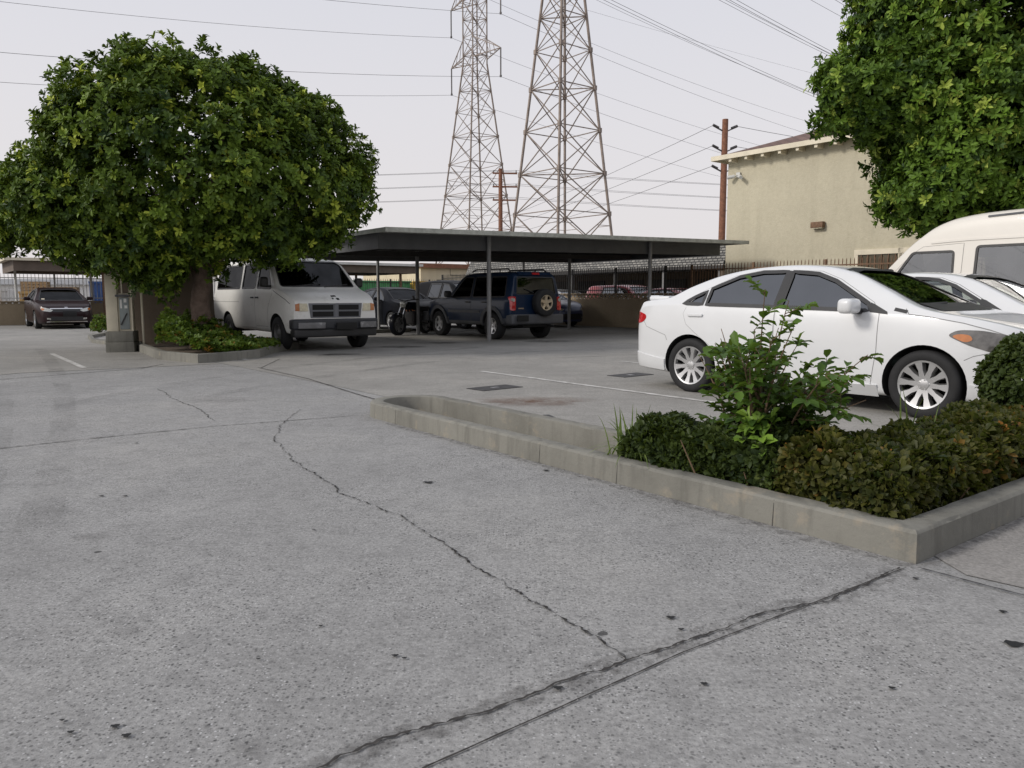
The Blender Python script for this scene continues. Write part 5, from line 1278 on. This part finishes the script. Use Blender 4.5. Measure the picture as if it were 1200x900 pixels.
# ---------- plants ----------
def unit(v): return v/np.maximum(np.linalg.norm(v, axis=-1, keepdims=True), 1e-9)
def leaves(name, P, D, U, L, Wd, tone, mat, parent, wide=.55, droop=.15, fold=.25):
    """many real leaves in one mesh: base P, direction D, upper side U"""
    n = len(P); L = np.broadcast_to(L, n)[:, None]; Wd = np.broadcast_to(Wd, n)[:, None]
    D = unit(D); R = unit(np.cross(D, U)); N = unit(np.cross(R, D))
    a = P; tip = P + D*L - N*L*droop
    l1 = P + D*L*wide*.55 + R*Wd*.40 + N*Wd*fold*.8; r1 = P + D*L*wide*.55 - R*Wd*.40 + N*Wd*fold*.8
    l2 = P + D*L*(wide+.2) + R*Wd*.5 + N*(Wd*fold - L*droop*.4); r2 = P + D*L*(wide+.2) - R*Wd*.5 + N*(Wd*fold - L*droop*.4)
    mid = P + D*L*(wide+.1) - N*L*droop*.25
    V = np.stack([a, l1, l2, tip, r2, r1, mid], 1).reshape(-1, 3)
    F = np.array([[0, 6, 1], [1, 6, 2], [2, 6, 3], [3, 6, 4], [4, 6, 5], [5, 6, 0]])
    F = (F[None]+np.arange(n)[:, None, None]*7).reshape(-1, 3)
    me = bpy.data.meshes.new(name); nf = len(F)
    me.vertices.add(len(V)); me.vertices.foreach_set('co', V.astype(np.float32).ravel())
    me.loops.add(nf*3); me.loops.foreach_set('vertex_index', F.astype(np.int32).ravel())
    me.polygons.add(nf); me.polygons.foreach_set('loop_start', np.arange(0, nf*3, 3, dtype=np.int32)); me.polygons.foreach_set('loop_total', np.full(nf, 3, np.int32))
    me.polygons.foreach_set('use_smooth', np.ones(nf, bool))
    me.update(calc_edges=True); me.validate()
    at = me.attributes.new('tone', 'FLOAT', 'FACE'); at.data.foreach_set('value', np.repeat(np.clip(tone, 0, 1), 6).astype(np.float32))
    return link(name, me, mat, parent)
def rosettes(C, A, k, L, spread, rng):
    """k leaves fanned round axis A at every centre C"""
    n = len(C); A = unit(A)
    t = unit(np.cross(A, rng.normal(size=(n, 3)))); b = np.cross(A, t)
    ph = rng.uniform(0, 2*np.pi, (n, 1)) + np.arange(k)[None]*2.4 + rng.normal(0, .25, (n, k))
    el = rng.uniform(spread[0], spread[1], (n, k))
    dirs = (np.cos(ph)*np.sin(el))[..., None]*t[:, None] + (np.sin(ph)*np.sin(el))[..., None]*b[:, None] + np.cos(el)[..., None]*A[:, None]
    up = A[:, None]*np.sin(el)[..., None] - np.cos(el)[..., None]*(np.cos(ph)[..., None]*t[:, None]+np.sin(ph)[..., None]*b[:, None])
    P = C[:, None] + A[:, None]*rng.uniform(-.03, .04, (n, k))[..., None]*(L/.1) + dirs*.008
    return P.reshape(-1, 3), dirs.reshape(-1, 3), up.reshape(-1, 3)
def crown(name, blobs, clump, per, L, Wd, mat, parent, rng, leaves_per=8, inner=.35, yfrom=None, gap=.0, tonebias=0, up=.35):
    B = np.array(blobs, float); cs = []; ax = []; lay = []
    for i, (x, y, z, rx, ry, rz) in enumerate(blobs):
        area = 4*np.pi*((rx*ry)**1.6/3+(rx*rz)**1.6/3+(ry*rz)**1.6/3)**(1/1.6)
        for layer, f in ((1.0, 1.0), (.82, inner), (.6, inner*.8), (.35, inner*.5)):
            n = int(area/clump**2*f); d = unit(rng.normal(size=(n, 3)))
            rr = layer*(1+rng.normal(0, .055, (n, 1))+.07*(rng.random((n, 1)) < .05))
            p = np.array([x, y, z])+d*np.array([rx, ry, rz])*rr
            keep = np.ones(n, bool)
            for j, q in enumerate(B):
                if j != i: keep &= (((p-q[:3])/q[3:])**2).sum(1) > .72
            keep &= rng.random(n) > gap
            cs.append(p[keep]); ax.append(unit(d/np.array([rx, ry, rz]))[keep]); lay.append(np.full(keep.sum(), layer))
    C = np.concatenate(cs); A = np.concatenate(ax); Ly = np.concatenate(lay)
    if yfrom is not None: k = C[:, 1] < yfrom; C, A, Ly = C[k], A[k], Ly[k]
    n = len(C); ctone = rng.normal(.36, .16, n)
    # twigs tips on the outer half of each clump
    d = unit(rng.normal(size=(n, per, 3))+A[:, None]*.55+np.array([0, 0, .3])); r = clump*.62*rng.uniform(.45, 1.1, (n, per, 1))*np.array([1, 1, .85])
    Q = (C[:, None]+d*r).reshape(-1, 3); AX_ = unit(d*.6+A[:, None]*.35+np.array([0, 0, up])).reshape(-1, 3)
    tq = np.repeat(ctone, per)+rng.normal(0, .10, n*per)
    tq = np.where(rng.random(n*per) < .15, tq+.45, tq)+tonebias
    P, D, U = rosettes(Q, AX_, leaves_per, L, (.5, 1.35), rng)
    tl = np.repeat(tq, leaves_per)+rng.normal(0, .07, len(P))
    return leaves(name, P, D, U, L*rng.uniform(.7, 1.2, len(P)), Wd*rng.uniform(.75, 1.15, len(P)), tl, mat, parent), C
def limbs(parent, base, fork, targets, r0, mat, rng, trunkname='trunk'):
    m = MB(); pts = []
    for k in range(9):
        q = k/8; p = Vector(base).lerp(Vector(fork), q); p += Vector((rng.normal(0, .03), rng.normal(0, .03), 0)); pts.append(p)
    m.tube(pts, [r0*(1.45-.9*q if q < .2 else 1.27-.35*q) for q in [k/8 for k in range(9)]], 16); o = m.build(trunkname, mat, parent, smooth=60)
    for tg in targets:
        m = MB(); a = Vector(fork)-Vector((0, 0, .25)); b = Vector(tg); c = a.lerp(b, .5)+Vector((rng.normal(0, .2), rng.normal(0, .2), .25))
        P = [a*(1-q)**2+c*2*q*(1-q)+b*q*q for q in [i/8 for i in range(9)]]
        m.tube(P, [r0*.6*(1-.85*i/8) for i in range(9)], 8); m.build('limb', mat, parent, smooth=60)
rng = np.random.default_rng(5)
# round tree over the white van
TX, TY = -6.35, 15.7
t = thing('round_tree', 'dense round-crowned street tree over the white cargo van', 'tree', (0, 0, 0))
bl = [(-6.0, 15.6, 3.6, 2.7, 2.4, 1.8), (-7.2, 15.6, 3.3, 1.45, 1.4, 1.4), (-4.65, 15.6, 3.5, 1.65, 1.7, 1.4), (-4.15, 15.9, 3.1, .9, 1.3, .8), (-6.3, 15.1, 4.1, 1.7, 1.4, 1.2), (-7.1, 15.7, 4.2, .8, 1.0, .8),
      (-4.7, 15.6, 4.15, 1.0, 1.3, .9), (-9.0, 15.8, 2.9, 1.25, 1.1, .8), (-10.4, 15.9, 2.85, 1.15, 1.0, .68), (-5.5, 15.5, 4.7, .95, 1.0, .75), (-4.45, 15.7, 4.4, .75, .9, .7), (-7.95, 15.8, 4.3, .8, .9, .75), (-7.1, 15.6, 4.85, .8, .8, .6), (-7.0, 14.9, 2.55, 1.2, 1.1, .85), (-5.7, 14.9, 2.75, 1.1, 1.1, .75), (-8.2, 15.5, 2.35, 1.0, 1.0, .6), (-6.95, 15.2, 1.75, .42, .5, .6), (-6.1, 14.2, 3.9, 1.9, 1.2, 1.5), (-7.9, 14.6, 3.0, 1.2, 1.1, .9), (-4.9, 14.4, 3.4, 1.1, 1.1, .9)]
cr, _ = crown('crown', bl, .50, 16, .112, .050, M['ficus'], t, rng, 8, .9, 17.8, tonebias=.03)
limbs(t, (TX, TY, .05), (-6.3, 15.7, 1.9), [(b[0], b[1], b[2]) for b in bl[:11]], .165, M['bark'], rng)
# glossy tree at the stucco building
t = thing('glossy_tree', 'big bright green tree with drooping leaf sprays in front of the stucco building', 'tree', (0, 0, 0))
bl = [(9.9, 15.8, 5.4, 2.7, 2.4, 2.4), (8.1, 15.3, 6.7, 1.35, 1.5, 1.5), (8.0, 15.3, 4.7, 1.0, 1.2, .85), (6.75, 15.3, 5.0, .8, .9, .62), (8.9, 15.0, 3.9, 1.25, 1.2, 1.1), (9.25, 14.9, 2.95, .85, .85, .72), (10.2, 14.8, 3.3, 1.3, 1.3, 1.1), (10.0, 15.0, 7.6, 2.0, 1.8, 1.5), (11.6, 15.2, 5.0, 1.6, 1.7, 1.8), (7.7, 15.4, 6.0, 1.0, 1.1, .9), (8.6, 15.2, 7.9, 1.2, 1.2, 1.1), (11.3, 15, 3.4, 1.2, 1.2, .9), (7.75, 14.9, 3.05, .6, .7, .5), (8.3, 14.9, 3.4, .9, .8, .8)]
cr, _ = crown('crown', bl, .50, 15, .14, .054, M['ficus2'], t, rng, 8, .9, 17.6, up=-.05, tonebias=.06)
limbs(t, (10.1, 16.1, 0), (10.0, 16.0, 2.6), [(b[0], b[1], b[2]) for b in bl], .26, M['bark'], rng)

def bed_leaves(name, foot, h, n, L, Wd, mat, parent, rng, htop=None, k=6, spread=(.5, 1.3), tone=.35, shell=.55):
    """leaf tufts through a clipped volume: foot(n)->(x,y), more of them near the skin"""
    xy = foot(n); z = h*(1-rng.random(n)**1.6*shell) if htop is None else htop(xy)
    return xy, z
# clipped hedge in the planter
def hedge_piece(name, label, s0, s1, a0, a1, h0, h1, n, mats, rngseed, tone):
    r = np.random.default_rng(rngseed); t = thing(name, label, 'hedge')
    ls, la = s1-s0, a1-a0
    bump = lambda s, a: .028*np.sin(s*5.1+a*3)+.022*np.sin(s*11+1+a*7)+.016*np.sin(s*23+a*17)
    top = lambda s: h0+(h1-h0)*(s-s0)/ls
    # faces: top, front (a0), near end (s1), far end (s0), back
    ar = np.array([ls*la*1.5, ls*.45*1.5, la*.45, la*.4, ls*.45*.35]); cnt = (n*ar/ar.sum()).astype(int)
    C = []; A = []; Z = []
    for f, c in enumerate(cnt):
        u = r.random(c); v = r.random(c); s = s0+u*ls; dep = r.random(c)**2*.14
        if f == 0: a = a0+v*la; z = top(s)-dep; ax = np.tile([0, 0, 1.0], (c, 1))
        elif f == 1: a = a0+dep; z = -.07+v*(top(s)+.07); ax = np.tile([*(-E2)], (c, 1))
        elif f == 2: s = s1-dep; a = a0+v*la; z = -.07+u*(top(s)+.07); ax = np.tile([*E1], (c, 1))
        elif f == 3: s = s0+dep; a = a0+v*la; z = -.07+u*(top(s)+.07); ax = np.tile([*(-E1)], (c, 1))
        else: a = a1-dep; z = -.07+v*(top(s)+.07); ax = np.tile([*E2], (c, 1))
        # rounded shoulders
        ed = np.minimum(np.minimum(a-a0, a1-a), np.minimum(s-s0, s1-s)); z = np.where(z > top(s)-.1, z-np.clip(.09-ed, 0, .09)*.8, z)
        d = bump(s, a+z*2); p = np.array(E1)[None]*s[:, None]+np.array(E2)[None]*a[:, None]; p[:, 2] = z; p += ax*d[:, None]
        C.append(p); A.append(unit(ax+np.array([0, 0, .45])+r.normal(0, .45, (c, 3)))); Z.append(z)
    C = np.concatenate(C); A = np.concatenate(A); Z = np.concatenate(Z)
    P, D, U = rosettes(C, A, 6, .032, (.35, 1.35), r)
    tn = np.repeat(tone+r.normal(0, .16, len(C))+.18*np.sin(C[:, 0]*7)*np.sin(C[:, 1]*6), 6)+r.normal(0, .08, len(P))
    leaves('foliage', P, D, U, .050*r.uniform(.7, 1.25, len(P)), .027*r.uniform(.8, 1.2, len(P)), tn, mats, t, droop=.1)
    m = MB()
    for k in range(int(60*ls)):
        s = r.uniform(s0+.05, s1-.03); a = r.uniform(a0+.02, a1-.04); p = W(s, a, -.08); q = W(s+r.normal(0, .07), a+r.normal(0, .07), top(s)*r.uniform(.5, .92)); c = p.lerp(q, .5)+Vector((r.normal(0, .03), r.normal(0, .03), 0))
        m.tube([p, c, q], [.006, .005, .003], 5, False)
    m.build('stems', M['twig'], t)
    return t
hedge_piece('clipped_hedge', 'dark clipped hedge filling the long planter beside the white sedan', -3.38, -2.30, 3.50, 4.02, .335, .375, 4300, M['hedge'], 3, .26)
hedge_piece('clipped_hedge', 'bronze-tipped clipped hedge at the near corner of the planter', -2.28, -1.66, 3.50, 6.8, .375, .37, 7000, M['hedge_red'], 4, .42)
# dead leaf litter on the soil
def litter(n, s0, s1, a0, a1, seed):
    r = np.random.default_rng(seed); s = r.uniform(s0, s1, n); a = r.uniform(a0, a1, n); P = np.array(E1)[None]*s[:, None]+np.array(E2)[None]*a[:, None]; P[:, 2] = np.where((a < 4.08), -.095, .02)
    D = r.normal(size=(n, 3)); D[:, 2] *= .2; o = leaves('leaf_litter', P, D, np.tile([0, 0, 1.0], (n, 1))+r.normal(0, .2, (n, 3)), .05 if a0 > 3.3 else .028, .025 if a0 > 3.3 else .014, r.uniform(0, 1, n), M['litter'], None); o['kind'] = 'stuff'; return o
M['litter'] = leafmat('dead leaves', (.05, .03, .018), (.16, .09, .045), (.22, .10, .05), .8, .1)
litter(120, -6.3, -3.3, 3.5, 4.0, 9); litter(110, -6.4, -1.6, 3.17, 3.32, 13)
litter(700, -2.6, -1.64, 3.5, 7, 10)
# round clipped bush
r = np.random.default_rng(12); cx, cy = W(-2.0, 6.2).x, W(-2.0, 6.2).y
t = thing('round_bush', 'round clipped bush in front of the white sedan bumper', 'bush', (0, 0, 0))
n = 2600; d = unit(r.normal(size=(n, 3))); d[:, 2] = np.where(d[:, 2] < -.5, -d[:, 2], d[:, 2]); rr = (1-r.random(n)**2*.3)*(1+.07*np.sin(d[:, 0]*7)*np.sin(d[:, 2]*6+1))
C = np.array([cx, cy, .55])+d*rr[:, None]*np.array([.36, .36, .33]); P, D, U = rosettes(C, unit(d+np.array([0, 0, .4])+r.normal(0, .3, d.shape)), 6, .035, (.35, 1.3), r)
leaves('foliage', P, D, U, .042*r.uniform(.7, 1.2, len(P)), .024, np.repeat(.36+r.normal(0, .16, n), 6)+r.normal(0, .06, len(P)), M['hedge'], t)
m = MB()
for k in range(14): q = unit(r.normal(size=3))*.26; m.tube([(cx, cy, .05), (cx+q[0]*.4, cy+q[1]*.4, .3), (cx+q[0], cy+q[1], .55+abs(q[2]))], [.012, .009, .004], 5, False)
m.build('stems', M['twig'], t)
# leafy sapling shooting out of the hedge
def sapling(loc, label, seed, n_st, Hh, sp, nl, lean):
    r = np.random.default_rng(seed); t = thing('leafy_sapling', label, 'shrub', (0, 0, 0)); m = MB(); P = []; D = []; U = []; T = []
    for k in range(n_st):
        a = r.uniform(0, 2*np.pi); q = math.sqrt(r.uniform(0.02, 1))*sp; hgt = Hh*(1-.55*(q/sp)**1.5)*r.uniform(.75, 1.0)
        b = np.array(loc)+np.array([r.normal(0, .05), r.normal(0, .05), 0]); e = b+np.array([math.cos(a)*q+lean*hgt, math.sin(a)*q, hgt]); c = b+np.array([math.cos(a)*q*.25, math.sin(a)*q*.25, hgt*.62])
        pts = [(1-x)**2*b+2*x*(1-x)*c+x*x*e for x in np.linspace(0, 1, 12)]
        m.tube([tuple(p) for p in pts], [.010*(1-.8*i/11) for i in range(12)], 6, False)
        for i in range(nl):
            x = r.uniform(.28, 1.0); f = x*11; i0 = min(int(f), 10); p = pts[i0]*(1-(f-i0))+pts[i0+1]*(f-i0)
            dr = unit(pts[i0+1]-pts[i0]); side = unit(np.cross(dr, r.normal(size=3))); bl = r.uniform(.08, .24)*(1.15-x*.6)
            tw = unit(side+dr*.5+np.array([0, 0, .15])); m.tube([tuple(p), tuple(p+tw*bl)], [.003, .0015], 4, False)
            for j in range(7):
                y = (j+1)/7; pp = p+tw*bl*y; s = 1 if j % 2 else -1; nn = unit(np.cross(tw, np.array([0, 0, 1.0]))); dd = unit(nn*s*(1 if j < 6 else .1)+tw*(.6 if j < 6 else 2)+r.normal(0, .2, 3)+np.array([0, 0, -.1]))
                P.append(pp); D.append(dd); U.append(np.array([0, 0, 1.0])+r.normal(0, .3, 3)); T.append(.34+.22*(x-.5)+r.normal(0, .13)+(.3 if r.random() < .06 else 0))
    m.build('stems', M['twig'], t)
    P = np.array(P); leaves('foliage', P, np.array(D), np.array(U), .078*r.uniform(.6, 1.25, len(P)), .043*r.uniform(.75, 1.2, len(P)), np.array(T), M['sapling'], t, droop=.2)
sapling(tuple(W(-2.62, 3.80, .05)), 'tall loose leafy sapling growing out of the clipped hedge', 21, 27, 1.24, .58, 8, .05)
# low bright-leaved shoot at its foot
r = np.random.default_rng(31); c = W(-2.45, 3.60, .40); t = thing('bright_shoot', 'bright yellow-green shoot with broad leaves at the foot of the sapling', 'shoot'); n = 10
C = np.array(c)+r.normal(0, .055, (n, 3)); P, D, U = rosettes(C, np.tile([*(-E2*.6+Vector((0, 0, 1)))], (n, 1)), 5, .07, (.6, 1.4), r); leaves('foliage', P, D, U, .075, .045, r.uniform(.75, 1.0, len(P)), M['sapling'], t)
m = MB(); [m.tube([tuple(W(-2.5, 3.68, .06)), tuple(q)], [.005, .002], 5, False) for q in C]; m.build('stems', M['twig'], t)
# strappy grass tufts
def tuft(loc, label, n, L, seed, tone=.5):
    r = np.random.default_rng(seed); t = thing('grass_tuft', label, 'grass tuft', (0, 0, 0), 0, None); vs = []; fs = []; tn = []
    for k in range(n):
        a = r.uniform(0, 2*np.pi); q = r.uniform(.25, 1.0); l = L*r.uniform(.6, 1.1); w = r.uniform(.005, .0095); b = Vector(loc)+Vector((r.normal(0, .05), r.normal(0, .05), 0)); dx = Vector((math.cos(a), math.sin(a), 0)); sd = Vector((-dx.y, dx.x, 0))
        i0 = len(vs)
        for i in range(7):
            x = i/6; p = b+dx*(q*l*.8*x**1.5)+Vector((0, 0, l*(x*(1.15-.2*q)-q*.75*x**2.4))); ww = w*(1-x**2)+.0006
            vs += [p+sd*ww, p-sd*ww]
            if i: fs.append((i0+2*i-2, i0+2*i-1, i0+2*i+1, i0+2*i)); tn.append(tone+r.normal(0, .15))
    me = bpy.data.meshes.new('blades'); me.from_pydata(vs, [], fs); at = me.attributes.new('tone', 'FLOAT', 'FACE'); at.data.foreach_set('value', np.clip(np.array(tn), 0, 1).astype(np.float32)); link('blades', me, M['blade'], t)
tuft(W(-3.42, 3.60, .04), 'strappy grass tuft spilling over the kerb at the far end of the hedge', 110, .46, 41)
tuft(W(-2.2, 4.75, .12), 'strappy grass tuft rising behind the bronze hedge by the front wheel', 34, .50, 42)
tuft(W(-1.75, 6.0, .06), 'dry grass tuft at the foot of the round bush', 40, .40, 43, .7)
# groundcover in the tree bed
r = np.random.default_rng(51); t = thing('groundcover', 'leafy yellow-green groundcover plants around the foot of the round tree', 'groundcover'); n = 1500
x = r.uniform(-7.0, -4.85, n); y = np.full(n, 0.0)
fr = np.interp(x, [-8.2, -6.4, -5.36, -4.68], [16.6, 13.9, 13.1, 14.3]); y = fr+.32+r.random(n)**1.2*2.4
hgt = np.interp(x, [-7.0, -6.7, -6.3, -5.9, -5.4, -4.85], [.35, .62, .55, .36, .2, .08])*(.45+.75*r.random(n))*(1+.25*np.sin(x*6)*np.sin(y*5))
C = np.stack([x, y, .09+hgt*.9], 1); P, D, U = rosettes(C, unit(np.tile([0, -.35, 1.0], (n, 1))+r.normal(0, .35, (n, 3))), 7, .09, (.5, 1.4), r)
leaves('foliage', P, D, U, .085*r.uniform(.7, 1.2, len(P)), .05, np.repeat(.48+r.normal(0, .2, n)+.25*(r.random(n) < .12), 7)+r.normal(0, .06, len(P)), M['cover'], t)
r = np.random.default_rng(52); q = gnd(118, 391); t = thing('small_shrub', 'small yellow-green shrub left of the utility cabinet', 'shrub'); n = 120
d = unit(r.normal(size=(n, 3))); d[:, 2] = abs(d[:, 2]); C = np.array([q[0], q[1], .12])+d*np.array([.26, .26, .5])*r.uniform(.5, 1, (n, 1)); P, D, U = rosettes(C, d, 6, .07, (.5, 1.3), r); leaves('foliage', P, D, U, .08, .045, r.normal(.5, .2, len(P)), M['cover'], t)
m = MB(); [m.tube([(q[0], q[1], 0), tuple(C[i])], [.006, .003], 4, False) for i in range(0, n, 4)]; m.build('stems', M['twig'], t)
# ---------- light, sky, camera ----------
SUN_EL, SUN_AZ = math.radians(32), Vector((-.93, -.36, 0))       # hazy low sun from the left, a little behind the viewer
wd = bpy.data.worlds.new('World'); S.world = wd; wd.use_nodes = True
nt = wd.node_tree; bg = nt.nodes['Background']; sky = nt.nodes.new('ShaderNodeTexSky'); sky.sky_type = 'NISHITA'; sky.sun_disc = False
sky.sun_elevation = SUN_EL; sky.sun_rotation = math.atan2(SUN_AZ.x, SUN_AZ.y); sky.dust_density = 6; sky.air_density = 1.2; sky.ozone_density = 1
hs = nt.nodes.new('ShaderNodeHueSaturation'); hs.inputs['Saturation'].default_value = .25; nt.links.new(sky.outputs[0], hs.inputs['Color'])
mx = nt.nodes.new('ShaderNodeMix'); mx.data_type = 'RGBA'; mx.inputs[0].default_value = .82; nt.links.new(hs.outputs[0], mx.inputs[6]); tc = nt.nodes.new('ShaderNodeTexCoord'); sp_ = nt.nodes.new('ShaderNodeSeparateXYZ'); nt.links.new(tc.outputs['Generated'], sp_.inputs[0])
hz = nt.nodes.new('ShaderNodeMix'); hz.data_type = 'RGBA'; mr = nt.nodes.new('ShaderNodeMapRange'); mr.inputs[2].default_value = .5; nt.links.new(sp_.outputs['Z'], mr.inputs[0]); nt.links.new(mr.outputs[0], hz.inputs[0])
hz.inputs[6].default_value = (9.4, 8.9, 8.85, 1); hz.inputs[7].default_value = (7.5, 7.75, 8.7, 1); nt.links.new(hz.outputs[2], mx.inputs[7])
nt.links.new(mx.outputs[2], bg.inputs['Color']); bg.inputs['Strength'].default_value = .1
sl = bpy.data.lights.new('sun', 'SUN'); sl.energy = 2.0; sl.angle = math.radians(12); sl.color = (1, .935, .85)
so = bpy.data.objects.new('sun', sl); COL.objects.link(so)
dv = SUN_AZ.normalized()*math.cos(SUN_EL)+Vector((0, 0, math.sin(SUN_EL))); so.rotation_euler = dv.to_track_quat('Z', 'Y').to_euler(); so.location = dv*50
cd = bpy.data.cameras.new('camera'); cam = bpy.data.objects.new('camera', cd); COL.objects.link(cam)
cd.sensor_width = 36; cd.lens = 36*901/1200; cd.clip_start = .05; cd.clip_end = 3000
cam.location = (0, 0, 1.15); cam.rotation_euler = (math.pi/2-math.atan(103/901), 0, 0); S.camera = cam
S.view_settings.view_transform = 'Standard'; S.view_settings.look = 'None'; S.view_settings.gamma = 1; S.view_settings.use_curve_mapping = False; S.view_settings.exposure = 0
S.cycles.max_bounces = 8; S.cycles.transparent_max_bounces = 24; S.cycles.use_denoising = True
S.render.film_transparent = False
